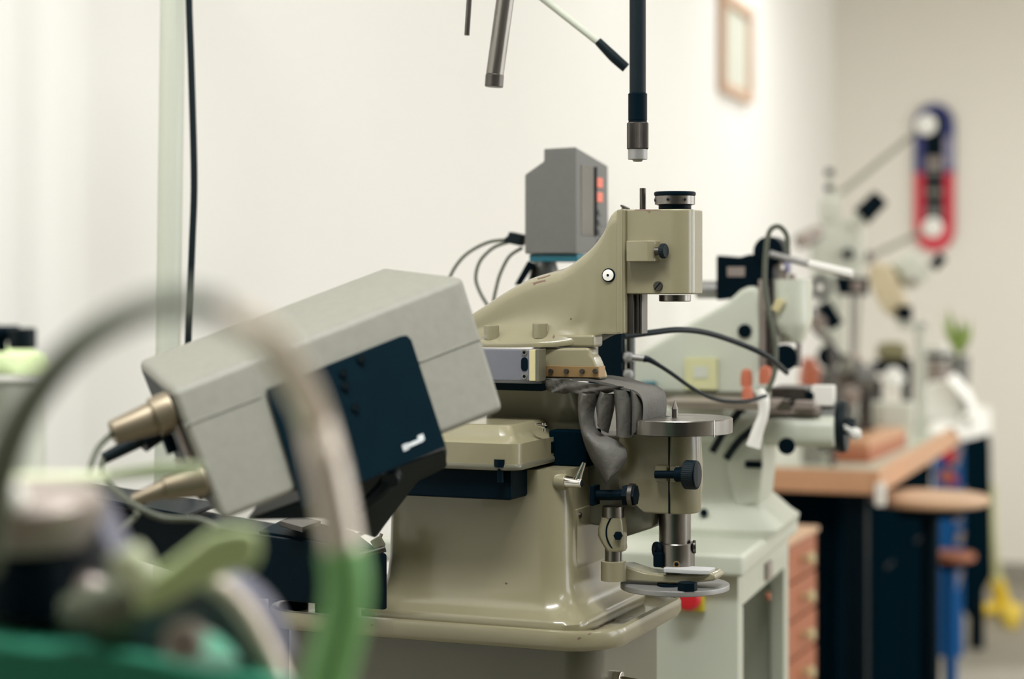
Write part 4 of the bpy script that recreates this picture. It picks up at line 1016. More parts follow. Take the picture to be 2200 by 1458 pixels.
# ------------------------------------------------------------------ bench area beyond
MB_ = Frame(1890, 4.6, 20); use(MB_); Q = MB_.S
zt3 = Q(1890, 1010, 0).z
wb = thing('workbench', 'wooden workbench with pale green-grey top and thick orange edge', 'bench', (-0.4, 1.4, 0))
part('top_core', box2(NB(), (-0.68, 0.02, zt3 - 0.055), (-0.02, 2.3, zt3 - 0.004), 0.002), M_wood, wb)
part('edge_strip', box2(NB(), (-0.02, 0.0, zt3 - 0.058), (0.0, 2.3, zt3 - 0.001), 0.003), M_wood, wb)
part('edge_strip', box2(NB(), (-0.68, 0.0, zt3 - 0.058), (-0.02, 0.02, zt3 - 0.001), 0.003), M_wood, wb)
part('top_sheet', box2(NB(), (-0.67, 0.012, zt3 - 0.006), (-0.012, 2.29, zt3), 0.001), M_top, wb)
part('corner_bracket', box2(NB(), (-0.012, -0.006, zt3 - 0.085), (0.012, 0.02, zt3 - 0.03), 0.006), M_white, wb)
for yy, xx1 in ((0.10, -0.1), (2.05, -0.26)):
    for xx in (-0.64, xx1): part('leg', box2(NB(), (xx, yy, 0), (xx + 0.05, yy + 0.05, zt3 - 0.055), 0.003), M_black, wb)
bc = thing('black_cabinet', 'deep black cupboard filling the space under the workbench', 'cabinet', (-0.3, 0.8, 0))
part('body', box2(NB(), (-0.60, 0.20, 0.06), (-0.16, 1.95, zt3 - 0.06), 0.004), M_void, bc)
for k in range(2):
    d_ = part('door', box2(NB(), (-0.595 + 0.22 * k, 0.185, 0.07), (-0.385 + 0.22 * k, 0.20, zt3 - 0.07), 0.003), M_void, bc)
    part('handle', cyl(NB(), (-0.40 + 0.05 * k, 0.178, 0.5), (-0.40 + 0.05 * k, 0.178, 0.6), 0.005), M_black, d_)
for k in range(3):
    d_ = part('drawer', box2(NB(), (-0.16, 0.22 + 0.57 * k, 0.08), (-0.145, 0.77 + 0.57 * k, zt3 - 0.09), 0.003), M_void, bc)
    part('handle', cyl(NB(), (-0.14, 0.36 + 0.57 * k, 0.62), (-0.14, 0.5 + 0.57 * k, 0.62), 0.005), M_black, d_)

# wooden drawer chest
MC = Frame(1684, 3.9, 22); use(MC); C_ = MC.S
zt4 = C_(1684, 1166, 0).z
xch = 0.0
dc = thing('drawer_chest', 'reddish wooden drawer chest with pale round knobs beside the pale cabinet', 'chest', (-0.2, 0.14, 0))
LY = 0.29
part('carcass', box2(NB(), (-0.38, 0.0, 0.03), (xch - 0.014, LY, zt4 - 0.012), 0.003), M_woodd, dc)
part('top', box2(NB(), (-0.385, -0.004, zt4 - 0.012), (xch + 0.004, LY + 0.004, zt4), 0.003), M_woodl, dc)
nd = 11; dh = (zt4 - 0.012 - 0.04) / nd
for k in range(nd):
    z_ = 0.04 + k * dh
    d_ = part('drawer', box2(NB(), (xch - 0.02, 0.008, z_ + 0.003), (xch, LY - 0.008, z_ + dh - 0.003), 0.003), M_woodd, dc)
    part('knob', lathe(NB(), [(0.006, 0), (0.006, 0.01), (0.013, 0.016), (0.013, 0.022), (0, 0.027)], (xch, LY * 0.55, z_ + dh / 2), (1, 0, 0), 20), M_cream, d_)

# stools
use(WORLD)
def stool(px, py, D, r, lab, mat, foot, cat='stool', post=M_black):
    c = W(px, py, D)
    t = thing('stool', lab, cat, (c.x, c.y, 0))
    part('seat', lathe(NB(), [(r * .93, -0.012), (r, -0.006), (r, 0.006), (r * .97, 0.011), (0, 0.012)], c, (0, 0, 1), 48), mat, t)
    part('underframe', cyl(NB(), c - Vector((0, 0, 0.04)), c - Vector((0, 0, 0.012)), r * .55, r * .6), M_black, t)
    part('post', cyl(NB(), (c.x, c.y, 0.05), c - Vector((0, 0, 0.03)), 0.022), post, t)
    part('base', lathe(NB(), [(foot, 0), (foot, 0.01), (foot * .5, 0.035), (0.03, 0.05), (0, 0.05)], (c.x, c.y, 0.0), (0, 0, 1), 40), M_greyp if cat == 'x' else M_black, t)
    return t, c
t, c = stool(1998, 1072, 4.85, 0.144, 'tall stool with a round pale wooden seat at the bench corner', M_woodl, 0.13)
part('foot_ring', lathe(NB(), [(0.13, -0.008), (0.14, 0), (0.13, 0.008), (0.12, 0), (0.13, -0.008)], (c.x, c.y, 0.35), (0, 0, 1), 40), M_steeld, t)
for k in range(4):
    a = R(45 + 90 * k); part('spoke', cyl(NB(), (c.x, c.y, 0.35), (c.x + 0.13 * math.cos(a), c.y + 0.13 * math.sin(a), 0.35), 0.006, seg=10), M_steeld, t)
t, c = stool(2042, 1194, 6.6, 0.083, 'low stool with a small round orange-brown seat beyond the tall stool', M_woodd, 0.09, post=M_blue)
part('lever', tube(NB(), [W(1970, 1175, 6.4), W(1978, 1140, 6.4), W(1990, 1112, 6.4)], 0.012), M_white, t)
# blue board and dark cupboard under the far bench
d0, d1 = 7.15, 7.3
bb = thing('blue_board', 'tall glossy blue board with red and orange dots standing under the far bench', 'board', W(2040, 1420, d0))
zz = EYE - (1412 - HZ) / F * d0
f_ = [W(2004, 935, d0), W(2068, 935, d0), W(2068, 1412, d0), W(2004, 1412, d0)]
part('panel', loft(NB(), [[p for p in f_], [p + Vector((.01, .03, 0)) for p in f_]], b=0.006), M_blue, bb)
for x, y, r_, m_ in ((2040, 978, 0.024, M_red), (2034, 1022, 0.026, M_orange), (2048, 1030, 0.016, M_red)):
    part('dot', cyl(NB(), W(x, y, d0 - 0.001), W(x, y, d0 - 0.006), r_), m_, bb)
for x, y, w_, h_ in ((2060, 1105, 14, 34), (2062, 1155, 14, 28), (2056, 1245, 16, 40), (2056, 980, 12, 50), (1992, 1030, 16, 60), (2070, 1060, 8, 24)):
    part('white_mark', box(NB(), W(x, y, d0 - 0.004), (w_ * d0 / F, 0.006, h_ * d0 / F), (0, R(14), 0), 0.002), M_greyp, bb)
P4 = [W(1984, 1405, 7.1), W(2090, 1420, 7.5), W(2200, 1500, 6.9), W(1960, 1490, 6.7)]
dk2 = thing('dark_cupboard', 'dark cupboard with slanting front under the far end of the bench', 'cupboard', W(2100, 1260, 7.6))
zfl = 0.0
bm = loft(NB(), [[W(2066, 900, 7.35), W(2120, 880, 7.6), W(2128, 960, 7.6), W(2132, 1240, 7.6), W(2080, 1330, 7.35)], [W(2066, 900, 7.35) + Vector((.03, .3, 0)), W(2120, 880, 7.6) + Vector((.03, .3, 0)), W(2128, 960, 7.6) + Vector((.03, .3, 0)), W(2132, 1240, 7.6) + Vector((.03, .3, 0)), W(2080, 1330, 7.35) + Vector((.03, .3, 0))]], b=0.01)
part('body', bm, M_void, dk2)
part('foot', cyl(NB(), (W(2098, 1300, 7.6).x, 7.6, 0), (W(2098, 1300, 7.6).x, 7.6, 0.25), 0.03), M_black, dk2)
# grey mat edge on the floor
c = Wz(2090, 6.95, 0.001)
solo('floor_mat', prismz(NB(), rrect(0.24, 0.30, 0.08, c.x + 0.05, c.y - 0.10), 0.0, 0.012, 0.004), M_greymat, 'light grey rounded mat on the floor below the blue board', 'mat')
# yellow stand
ys_ = thing('yellow_stand', 'thin yellow stand with splayed yellow feet on the floor near the back wall', 'stand', Wz(2160, 8.45, 0))
def Wf(px, py): 
    D = EYE * F / (py - HZ); return Wz(px, D, 0.0)
top_ = W(2132, 1040, 8.3); mid = W(2142, 1245, 8.35)
part('mast', tube(NB(), [top_, W(2134, 1150, 8.3), mid], [0.014, 0.016, 0.02]), M_pyel, ys_)
hub = W(2158, 1308, 8.4)
part('stem', tube(NB(), [mid, W(2150, 1280, 8.38), hub], [0.03, 0.034, 0.04]), M_yel, ys_)
for px, py in ((2096, 1322), (2176, 1350), (2186, 1325)):
    part('foot', tube(NB(), [hub, hub.lerp(Wf(px, py), .6) + Vector((0, 0, .01)), Wf(px, py) + Vector((0, 0, 0.03))], [0.036, 0.032, 0.028]), M_yel, ys_)
# ---- instruments on the bench
use(WORLD)
def on(D): return HZ + (EYE - zt3) / D * F       # pixel row of the bench top at distance D
def bxp(x0, y0, x1, y1, D, dep, b=0.004, rot=0):
    a = W((x0 + x1) / 2, (y0 + y1) / 2, D + dep / 2)
    return box(NB(), a, ((x1 - x0) * D / F, dep, (y1 - y0) * D / F), (0, R(rot), 0), b)
# pale engraving machine
D = 5.4; yb3 = on(D + 0.05)
e = thing('pale_microscope', 'tall pale green instrument with a black tilted eyepiece, on the bench', 'instrument', W(1800, yb3, D))
part('base', bxp(1740, yb3 - 26, 1825, yb3, D, 0.15), M_pale, e)
part('column', bxp(1768, 600, 1812, yb3 - 24, D, 0.10, 0.01), M_palew, e)
bm = NB(); loft(bm, [[W(x, y, D) for x, y in ((1738, 560), (1745, 505), (1775, 478), (1830, 470), (1856, 500), (1850, 600), (1800, 615), (1750, 600))], [W(x, y, D + 0.12) for x, y in ((1738, 560), (1745, 505), (1775, 478), (1830, 470), (1856, 500), (1850, 600), (1800, 615), (1750, 600))]], b=0.01)
part('body', bm, M_palew, e)
part('turret', bxp(1760, 425, 1806, 480, D, 0.06, 0.012), M_palew, e)
part('stem', cyl(NB(), W(1783, 428, D + .03), W(1782, 366, D + .03), 0.008), M_palew, e)
for y in (370, 404): part('stem_ring', cyl(NB(), W(1782, y + 7, D + .03), W(1782, y - 7, D + .03), 0.012, b=0.002), M_black, e)
part('eyepiece', cyl(NB(), W(1850, 466, D), W(1892, 424, D), 0.028, 0.026, b=0.003), M_black, e)
part('eyepiece_tube', cyl(NB(), W(1830, 486, D + 0.01), W(1852, 464, D + 0.01), 0.022), M_palew, e)
part('focus_knob', cyl(NB(), W(1822, 545, D), W(1822, 545, D - 0.03), 0.015, b=0.002), M_black, e)
part('front_tube', cyl(NB(), W(1716, 520, D - .02), W(1760, 500, D + .02), 0.022, b=0.003), M_greyp, e)
part('side_knob', cyl(NB(), W(1872, 556, D), W(1872, 556, D - .02), 0.010), M_greyp, e)
# black camera with a lens
D = 5.2
k = thing('black_camera', 'wide black camera-like head with a round grey lens, left of the beige instrument', 'camera', W(1830, on(D), D))
bm = loft(NB(), [[W(x, y, D) for x, y in ((1790, 590), (1868, 597), (1866, 634), (1800, 634))], [W(x, y, D + .09) for x, y in ((1790, 590), (1868, 597), (1866, 634), (1800, 634))]], b=0.004)
part('body', bm, M_black, k)
part('lens', lathe(NB(), [(0.017, 0), (0.017, 0.012), (0.014, 0.013), (0, 0.009)], W(1842, 614, D), (0, -1, 0)), M_greyp, k)
part('support_rod', cyl(NB(), W(1830, on(D), D + .05), W(1832, 632, D + .05), 0.007), M_steel, k)
part('support_foot', cyl(NB(), W(1830, on(D), D + .05), W(1830, on(D) - 8, D + .05), 0.03), M_steeld, k)
# tilted black lamp head with ring
D = 4.7
k = thing('ring_light', 'round ring light with a black tilted box head, behind the pale machine head', 'lamp', W(1775, on(D), D))
part('ring', lathe(NB(), [(0.022, -0.008), (0.030, 0), (0.022, 0.008), (0.016, 0), (0.022, -0.008)], W(1762, 617, D), (0.3, -1, 0), 32), M_rubber, k)
part('ring_lens', cyl(NB(), W(1762, 617, D), W(1762, 617, D - .012), 0.013), M_white, k)
part('head', bxp(1764, 648, 1796, 706, D, 0.06, 0.004, -32), M_black, k)
part('head_lens', cyl(NB(), W(1758, 692, D), W(1756, 694, D - .02), 0.020, b=0.003), M_greyp, k)
part('arm', tube(NB(), [W(1740, 660, D), W(1742, 690, D), W(1760, 716, D), W(1785, 735, D), W(1790, 800, D), W(1788, on(D), D)], 0.008), M_steeld, k)
# beige instrument
D = 5.7; yb4 = on(D)
e = thing('beige_instrument', 'beige instrument with a pale grey head and small black eyepiece, far on the bench', 'instrument', W(1915, yb4, D))
bm = loft(NB(), [[W(x, y, D) for x, y in ((1862, 575), (1895, 560), (1925, 585), (1945, 640), (1960, 668), (1930, 690), (1895, 665), (1875, 625))], [W(x, y, D + .12) for x, y in ((1862, 575), (1895, 560), (1925, 585), (1945, 640), (1960, 668), (1930, 690), (1895, 665), (1875, 625))]], b=0.012)
part('body', bm, M_beige, e)
part('head', bxp(1925, 545, 1985, 615, D, 0.12, 0.02, -35), M_palew, e)
part('eyepiece', cyl(NB(), W(2004, 574, D), W(2026, 550, D), 0.016), M_black, e)
part('knob', cyl(NB(), W(1962, 606, D), W(1962, 606, D - .02), 0.012), M_greyp, e)
part('black_cube', bxp(1926, 656, 1957, 688, D - 0.03, 0.05, 0.004), M_black, e)
part('column', bxp(1968, 690, 1986, yb4, D, 0.05, 0.005), M_palew, e)
part('cross_arm', bxp(1930, 690, 1990, 706, D, 0.05, 0.005), M_palew, e)
part('stem', cyl(NB(), W(1868, 565, D), W(1866, 540, D), 0.008), M_steeld, e)
# anglepoise lamps
for i, (hx_, hy_, ex_, ey_, D, lb) in enumerate(((1990, 268, 1800, 420, 6.4, 'thin jointed lamp with a white round head, upper one beside the skateboard'), (2004, 489, 1850, 560, 6.6, 'thin jointed lamp with a white round head, lower one at the foot of the skateboard'))):
    l = thing('arm_lamp', lb, 'lamp', W(ex_ - 20, on(D), D))
    h_ = W(hx_, hy_, D); el = W(ex_, ey_, D)
    part('lamp_head', lathe(NB(), [(0.0, -0.03), (0.02, -0.028), (0.033, -0.01), (0.034, 0.0), (0.030, 0.004), (0, 0.006)], h_, (0, -1, 0), 28), M_white, l)
    part('upper_arm', cyl(NB(), h_ + Vector((0, .03, 0)), el, 0.008, seg=12), M_box, l)
    part('lower_arm', cyl(NB(), el, W(ex_ - 20, on(D), D), 0.007, seg=12), M_box, l)
    part('elbow', cyl(NB(), el - Vector((0, .012, 0)), el + Vector((0, .012, 0)), 0.012), M_pale, l)
    part('base', cyl(NB(), W(ex_ - 20, on(D), D), W(ex_ - 20, on(D) - 12, D), 0.05), M_palew, l)
# dark handwheel machine in the middle of the bench
D = 5.1; yb5 = on(D)
e = thing('small_lathe', 'dark grey bench lathe with a black handwheel among the clutter', 'lathe', W(1810, yb5, D))
part('bed', bxp(1725, yb5 - 22, 1834, yb5, D, 0.10), M_steeld, e)
part('headstock', bxp(1766, 792, 1826, yb5 - 20, D, 0.10, 0.01), M_dro, e)
part('handwheel', lathe(NB(), [(0.02, -.008), (0.030, 0), (0.031, 0.012), (0.024, 0.02), (0, 0.016)], W(1779, 765, D), (0, -1, 0)), M_black, e)
part('tailstock', bxp(1740, 805, 1760, yb5 - 20, D, 0.08, 0.008), M_steeld, e)
part('spindle', cyl(NB(), W(1790, 815, D), W(1818, 815, D), 0.012), M_steel, e)
part('hub', cyl(NB(), W(1820, 760, D), W(1820, 800, D), 0.02, b=0.004), M_box, e)
part('pulley', lathe(NB(), [(0.024, 0), (0.018, .008), (0.024, .016), (0.012, .02), (0, .02)], W(1828, 845, D), (0, -1, 0)), M_greyp, e)
part('tool_post', bxp(1838, 770, 1852, 800, D, 0.04), M_steel, e)
D = 5.6; yb6 = on(D)
e = thing('black_bench_tool', 'black and brown bench tool with a round white dial, beyond the dark lathe', 'tool', W(1910, yb6, D))
part('body', bxp(1876, 775, 1952, 800, D, 0.10, 0.006), M_black, e)
part('upper_body', bxp(1885, 735, 1945, 775, D, 0.09, 0.02), pm('khaki_paint', (128, 122, 88), 0.5), e)
part('side_block', bxp(1936, 770, 1954, 826, D - .01, 0.08), M_black, e)
part('dial', lathe(NB(), [(0.03, 0), (0.03, 0.015), (0, 0.02)], W(1920, 812, D), (0.2, -1, .5), 28), M_white, e)
for x in (1885, 1948): part('foot', bxp(x - 8, 815, x + 8, yb6, D, 0.04), M_black, e)
# orange toolbox
D = 4.75
e = thing('orange_toolbox', 'orange-red tool holder standing left of the black handwheel', 'holder', W(1735, on(D), D))
part('body', bxp(1720, 782, 1758, 832, D, 0.07, 0.01, 8), M_orange, e)
part('lid', bxp(1722, 768, 1752, 786, D, 0.06, 0.01, -12), M_orange, e)
part('stand', bxp(1725, 830, 1765, on(D), D, 0.07), M_box, e)
# white container, paper, wood block
D = 5.35
solo('white_basin', loft(NB(), [ringz(rrect(0.055 * k, 0.05 * k, 0.02, W(1918, 0, D).x, D), z) for k, z in ((0.85, zt3 + 0.0), (1.0, zt3 + 0.06), (1.04, zt3 + 0.105), (0.98, zt3 + 0.112))]), M_palew, 'pale greenish plastic basin in the middle of the bench', 'basin')
D = 6.1
p = thing('paper_bag', 'crumpled white paper bag drooping over the far bench edge', 'bag', Wz(2000, D, zt3))
bm = loft(NB(), [[W(x, y, D) for x, y in ((1972, 905), (1975, 850), (1995, 820), (2030, 815), (2062, 830), (2068, 880), (2062, 905))], [W(x, y, D + .15) for x, y in ((1978, 895), (1985, 850), (2000, 826), (2030, 822), (2056, 836), (2062, 880), (2058, 895))]], b=0.01)
part('bag', bm, M_paper, p)
fm = MB_.M
def mb(x, y, z): return fm @ Vector((x, y, z))
q8 = [(-0.07, 1.45), (0.006, 1.30), (0.006, 2.30), (-0.05, 2.28)]
bm = loft(NB(), [[mb(x, y, zt3 + .0005) for x, y in q8], [mb(x, y, zt3 + .005) for x, y in q8]], b=0.001)
loft(bm, [[mb(0.0015, y, z) for y, z in ((1.30, zt3 + .005), (2.30, zt3 + .005), (2.30, zt3 - .085), (1.9, zt3 - .07), (1.5, zt3 - .05))], [mb(0.006, y, z) for y, z in ((1.30, zt3 + .005), (2.30, zt3 + .005), (2.30, zt3 - .085), (1.9, zt3 - .07), (1.5, zt3 - .05))]])
part('draped_sheet', bm, M_paper, p)
bm = NB(); sheet(bm, [W(2036, 815, D - .05), W(2075, 860, D - .05), W(2098, 905, D - .04)], [W(2062, 815, D + .1), W(2090, 850, D + .1), W(2116, 925, D + .1)], 0.004, 6, 6, 0.02, 0.004, (0, 0, 1))
part('hanging_sheet', bm, M_paper, p)
part('flat_sheet', loft(NB(), [[Wz(x, d_, zt3 + .001) for x, d_ in ((1995, 5.62), (2018, 5.62), (2050, 6.05), (2005, 6.1))], [Wz(x, d_, zt3 + .006) for x, d_ in ((1995, 5.62), (2018, 5.62), (2050, 6.05), (2005, 6.1))]]), M_paper, p)
D = 4.95
e = thing('wood_block', 'thick orange-brown wooden block lying on the bench before the white paper', 'block', Wz(1880, D, zt3))
bm = loft(NB(), [[Wz(1790, 4.80, zt3), Wz(1868, 4.78, zt3), Wz(1948, 5.25, zt3), Wz(1870, 5.3, zt3)], [Wz(1790, 4.80, zt3 + .03), Wz(1868, 4.78, zt3 + .03), Wz(1948, 5.25, zt3 + .03), Wz(1870, 5.3, zt3 + .03)]], b=0.002)
part('lower_board', bm, M_woodd, e)
bm = loft(NB(), [[Wz(1806, 4.84, zt3 + .03), Wz(1866, 4.82, zt3 + .03), Wz(1944, 5.24, zt3 + .03), Wz(1878, 5.28, zt3 + .03)], [Wz(1806, 4.84, zt3 + .05), Wz(1866, 4.82, zt3 + .05), Wz(1944, 5.24, zt3 + .05), Wz(1878, 5.28, zt3 + .05)]], b=0.002)
part('upper_board', bm, M_wood, e)
D = 5.38
solo('dark_tin', bxp(1840, on(D) - 36, 1872, on(D), D, 0.05), M_box, 'small dark grey tin standing behind the wooden block', 'tin')
# cup, plant in jar
D = 6.6
e = thing('grey_drum', 'short grey cylinder with white lid on the far end of the bench', 'container', W(2012, on(D), D))
part('body', cyl(NB(), W(2012, on(D), D), W(2012, 775, D), 0.05), M_greyp, e)
part('lid', cyl(NB(), W(2012, 775, D), W(2012, 742, D), 0.042, b=0.004), M_white, e)
part('dark_band', cyl(NB(), W(2012, 768, D), W(2012, 757, D), 0.051), M_black, e)
D = 6.45
e = thing('potted_plant', 'small leafy green plant at the far end of the bench', 'plant', W(2058, on(D), D))
part('pot', lathe(NB(), [(0.028, 0), (0.036, (on(D) - 765) / F * D), (0.033, (on(D) - 765) / F * D), (0, (on(D) - 768) / F * D)], W(2060, on(D), D), (0, 0, 1), 28), M_dro, e)
for i in range(16):
    a = random.uniform(0, 2 * PI); l_ = random.uniform(0.08, 0.17); w_ = 0.018
    b0 = W(2060, 768, D); tip = b0 + Vector((math.cos(a) * l_ * .38, math.sin(a) * l_ * .38, l_)); s_ = Vector((-math.sin(a), math.cos(a), 0)) * w_
    mid_ = b0.lerp(tip, .55) + Vector((math.cos(a), math.sin(a), 0)) * 0.01
    part('leaf', loft(NB(), [[b0, b0 + Vector((.002, 0, 0)), b0 + Vector((0, .002, 0))], [mid_ - s_, mid_ + s_, mid_ + Vector((0, 0, .004))], [tip, tip + Vector((.001, 0, 0)), tip + Vector((0, .001, 0))]]), M_leaf, e)
e = thing('dark_motor', 'dark grey drum motor standing between the lathe and the camera post', 'motor', Wz(1858, 5.05, zt3))
part('drum', cyl(NB(), W(1836, 812, 5.1), W(1880, 812, 5.1), 0.032, b=0.005), M_dro, e)
part('shaft', cyl(NB(), W(1820, 812, 5.1), W(1838, 812, 5.1), 0.008), M_steel, e)
part('pedestal', bxp(1846, 830, 1872, on(5.1) - 56, 5.08, 0.04), M_steeld, e)
part('foot', bxp(1842, on(5.1) - 56, 1876, on(5.1) - 46, 5.08, 0.05), M_steeld, e)
# assorted small tools on the bench
use(WORLD)
labs = ['steel vice with square jaws between the lathe and the basin', 'stubby grey spindle standing behind the lathe', 'brown oil bottle with a pale cap behind the lathe', 'slender red-topped screwdriver standing upright', 'flat grey gauge block stack in front of the basin', 'small chrome clamp on the near bench edge']
t = thing('bench_vice', labs[0], 'vice', W(1860, on(5.6), 5.6))
part('base', bxp(1842, on(5.6) - 12, 1880, on(5.6), 5.6, 0.06), M_steeld, t); part('jaw', bxp(1845, on(5.6) - 44, 1858, on(5.6) - 12, 5.6, 0.05), M_steel, t); part('jaw', bxp(1866, on(5.6) - 44, 1878, on(5.6) - 12, 5.6, 0.05), M_steel, t)
solo('spindle', lathe(NB(), [(0.025, 0), (0.025, 0.02), (0.012, 0.03), (0.012, 0.12), (0.018, 0.13), (0.018, 0.15), (0, 0.16)], Wz(1855, 5.85, zt3), (0, 0, 1), 28), M_steeld, labs[1], 'spindle')
t = thing('oil_bottle', labs[2], 'bottle', Wz(1768, 5.30, zt3))
part('bottle', lathe(NB(), [(0.022, 0), (0.024, 0.01), (0.024, 0.12), (0.01, 0.15), (0.01, 0.17)], Wz(1768, 5.30, zt3), (0, 0, 1), 28), pm('brown_glass', (92, 70, 52), 0.2), t); part('cap', cyl(NB(), Wz(1768, 5.30, zt3 + .168), Wz(1768, 5.30, zt3 + .20), 0.013), M_white, t)
t = thing('screwdriver', labs[3], 'screwdriver', Wz(1836, 5.75, zt3))
part('handle', cyl(NB(), Wz(1836, 5.75, zt3 + 0.12), Wz(1836, 5.75, zt3 + 0.22), 0.012, b=0.003), M_red, t); part('shaft', cyl(NB(), Wz(1836, 5.75, zt3), Wz(1836, 5.75, zt3 + 0.12), 0.005), M_steel, t)

# ------------------------------------------------------------------ near foreground, far out of focus
D = 0.95
gh = thing('gooseneck_hose', 'thick arching metal gooseneck hose with green lower sleeve, closest to the camera', 'hose', W(760, 1458, D))
arc = [(-40, 1220, .92), (0, 1010, .90), (60, 870, .87), (160, 750, .82), (270, 680, .74), (380, 650, .66), (470, 664, .64)]
arc2 = [(470, 664, .64), (560, 712, .70), (620, 790, .80), (668, 880, .88), (700, 1000, .88), (722, 1110, .88), (735, 1190, .88)]
arc3 = [(735, 1180, .88), (744, 1250, .88), (738, 1330, .88), (715, 1420, .88), (690, 1520, .88)]
part('shaded_length', tube(NB(), [W(*p) for p in arc], [0.0085, 0.0068, 0.0040], 24), M_gooseg, gh, 'left-hand length of the hose, its shade painted in as dull olive')
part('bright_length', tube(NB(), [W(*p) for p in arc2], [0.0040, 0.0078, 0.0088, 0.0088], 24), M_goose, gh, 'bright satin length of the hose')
part('green_sleeve', tube(NB(), [W(*p) for p in arc3], [0.0105, 0.0108, 0.0108], 24), M_fgreen, gh, 'bright green sleeve')
# green machine bed
D = 1.0
gm = thing('green_machine', 'dark green machine body filling the blurred lower left corner', 'machine', W(250, 1458, D))
bm = loft(NB(), [[W(-120, 1358, .95), W(300, 1415, .95), W(640, 1466, .95), W(640, 1700, .95), W(-120, 1700, .95)], [W(-120, 1300, 1.10), W(300, 1325, 1.10), W(600, 1385, 1.10), W(600, 1700, 1.1), W(-120, 1700, 1.1)]], b=0.006)
part('bed', bm, M_fdgreen, gm)
part('pedestal', box2(NB(), (W(-100, 0, 1.0).x, 0.97, 0.0), (W(560, 0, 1.0).x, 1.10, W(0, 1650, 1.0).z), 0.004), M_fdgreen, gm)
part('lower_knob', lathe(NB(), [(0, -.009), (0.0085, -.006), (0.0105, 0), (0.0085, .006), (0, .009)], W(396, 1376, .93), (0, -1, 0), 24), M_greyp, gm)
bm = tube(NB(), [W(280, 1395, .99), W(340, 1310, .99), (W(430, 1275, 0.99)), W(500, 1300, .99), W(550, 1350, .99), W(580, 1420, .99)], [0.012, 0.016, 0.017, 0.016, 0.013], 20)
part('curved_guard', bm, M_purple, gm)
bm = lathe(NB(), [(0.0, -.02), (0.030, -.018), (0.036, -.004), (0.036, 0.004), (0.032, 0.008), (0, 0.009)], W(70, 1088, 1.0), (0, -.1, 1), 40)
part('round_cap', bm, M_greyp, gm)
part('cap_stem', lathe(NB(), [(0.030, 0), (0.026, 0.02), (0.018, 0.035), (0.018, 0.055)], W(70, 1310, 1.0), (0, 0, 1), 32), M_black, gm)
part('cap_post', cyl(NB(), W(70, 1330, 1.0), W(70, 1095, 1.0), 0.016), M_black, gm)
bm = box(NB(), W(185, 1235, 1.02), (0.05, 0.05, 0.075), (0, R(-25), 0), 0.01)
part('grey_block', bm, M_purple, gm)
part('rear_block', box(NB(), W(60, 1245, 1.05), (0.07, 0.05, 0.06), (0, R(-10), 0), 0.008), M_rubber, gm)
part('small_knob', cyl(NB(), W(130, 1150, .99), W(134, 1118, .99), 0.009, 0.011, b=0.002), M_flever, gm)
part('top_knob', lathe(NB(), [(0, -.008), (0.008, -.005), (0.009, 0), (0.006, .006), (0, .008)], W(22, 1072, .97), (0, 0, 1), 24), M_white, gm)
part('lower_fitting', tube(NB(), [W(120, 1300, 1.0), W(190, 1290, 1.0), W(260, 1330, 1.0)], [0.014, 0.016, 0.012], 16), M_greyp, gm)
part('left_fitting', tube(NB(), [W(-30, 1240, 1.0), W(30, 1280, 1.0), W(80, 1330, 1.0)], [0.018, 0.018, 0.012], 16), M_gooseg, gm)
# pale green levers
gl = gm
bm = loft(NB(), [[W(x, y, .93) for x, y in ((290, 1262), (340, 1226), (400, 1180), (450, 1142), (520, 1128), (556, 1142), (560, 1190), (546, 1220), (480, 1240), (410, 1268), (350, 1306), (290, 1318))],
                 [W(x, y, .96) for x, y in ((290, 1262), (340, 1226), (400, 1180), (450, 1142), (520, 1128), (556, 1142), (560, 1190), (546, 1220), (480, 1240), (410, 1268), (350, 1306), (290, 1318))]], b=0.003, seg=3)
part('lever_blade', bm, M_flever, gl, 'pale green lever blade')
part('thumb_tab', tube(NB(), [W(266, 1184, .92), W(278, 1210, .92), W(302, 1246, .93)], [0.008, 0.0095, 0.008], 20), M_cgreen, gl)
part('lever_hub', tube(NB(), [W(330, 1262, .94), W(240, 1300, .95), W(150, 1312, .96)], [0.010, 0.012, 0.008], 16), M_gooseg, gl)
part('lever_stem', cyl(NB(), W(250, 1302, .97), W(250, 1420, 1.0), 0.010), M_gooseg, gl)
gb2 = gm
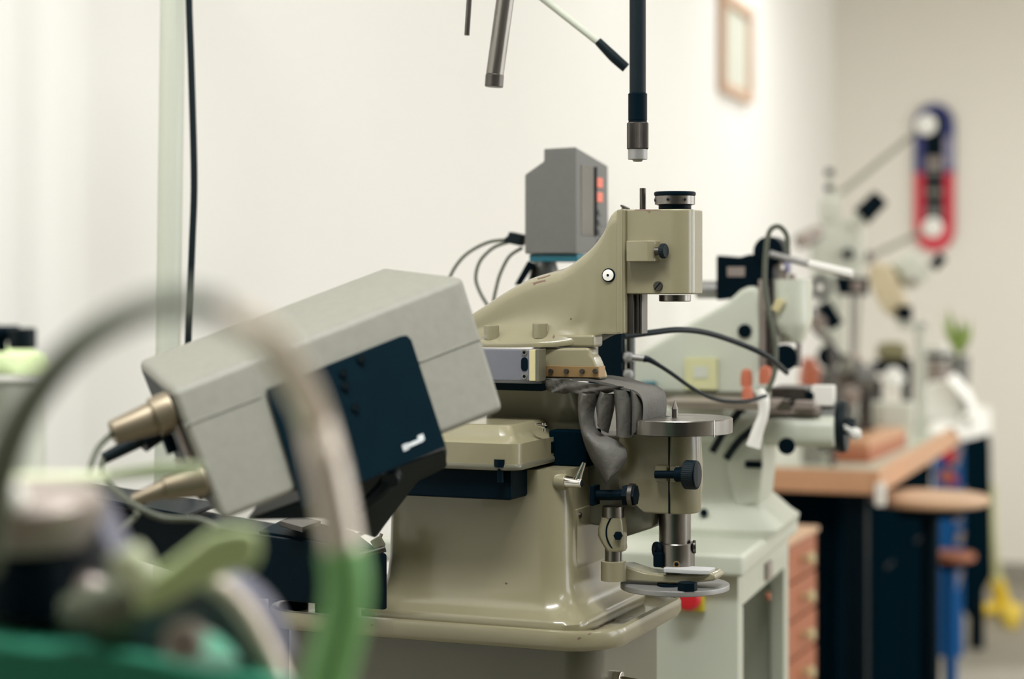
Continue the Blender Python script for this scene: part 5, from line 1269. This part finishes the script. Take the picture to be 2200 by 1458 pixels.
bm = loft(NB(), [[W(x, y, 1.22) for x, y in ((205, 1016), (330, 995), (430, 991), (442, 1004), (436, 1018), (330, 1024), (205, 1034))], [W(x, y, 1.245) for x, y in ((205, 1016), (330, 995), (430, 991), (442, 1004), (436, 1018), (330, 1024), (205, 1034))]], b=0.001)
part('paddle', bm, M_cgreen, gb2)
part('long_bar', tube(NB(), [W(-40, 1030, 1.0), W(40, 1030, 1.05), W(220, 1024, 1.22)], 0.0035, 16), M_cgreen, gb2)
solo('pink_hose', tube(NB(), [W(400, 1232, .97), W(450, 1248, .97), (W(505, 1290, .97)), W(545, 1350, .97), W(580, 1420, .97), W(610, 1500, .97)], [0.005, 0.006, 0.006], 16), M_goose, 'slim pinkish hose curving down in front of the bright gap', 'hose')
# left edge: pale green head with black knob
hd2 = thing('domed_machine', 'pale green domed machine with a black knob at the left picture edge', 'machine', W(20, 1000, 1.45))
part('dome', lathe(NB(), [(0.042, 0.0), (0.042, 0.002), (0.036, 0.014), (0.02, 0.020), (0, 0.021)], W(-8, 800, 1.5), (0, 0, 1), 40), M_flever, hd2)
part('body', lathe(NB(), [(0.034, 0), (0.040, 0.02), (0.040, 0.09)], W(-16, 1075, 1.5), (0, 0, 1), 40), M_palew, hd2)
part('knob', cyl(NB(), W(48, 750, 1.45), W(48, 704, 1.45), 0.0062 + .004, b=0.0015), M_rubber, hd2)
part('knob_arm', cyl(NB(), W(-40, 716, 1.45), W(40, 716, 1.45), 0.006), M_black, hd2)
part('side_knob', cyl(NB(), W(0, 756, 1.45), W(0, 704, 1.45), 0.005), M_black, hd2)
part('post', cyl(NB(), (W(-16, 0, 1.5).x, 1.5, 0.0), (W(-16, 0, 1.5).x, 1.5, W(0, 1075, 1.5).z), 0.02), M_palew, hd2)

use(WORLD)
dp = thing('dark_box', 'plain black upright box behind the left end of the cabinet tray', 'post', Wz(596, 2.42, 0))
part('post', box2(NB(), (W(574, 0, 2.42).x, 2.42, 0.02), (W(640, 0, 2.42).x, 2.47, W(0, 1268, 2.42).z), 0.003), M_void, dp)  # plain black box filling the dark area behind the tray
part('foot', box2(NB(), (W(560, 0, 2.42).x, 2.39, 0.0), (W(655, 0, 2.42).x, 2.50, 0.02), 0.003), M_void, dp)
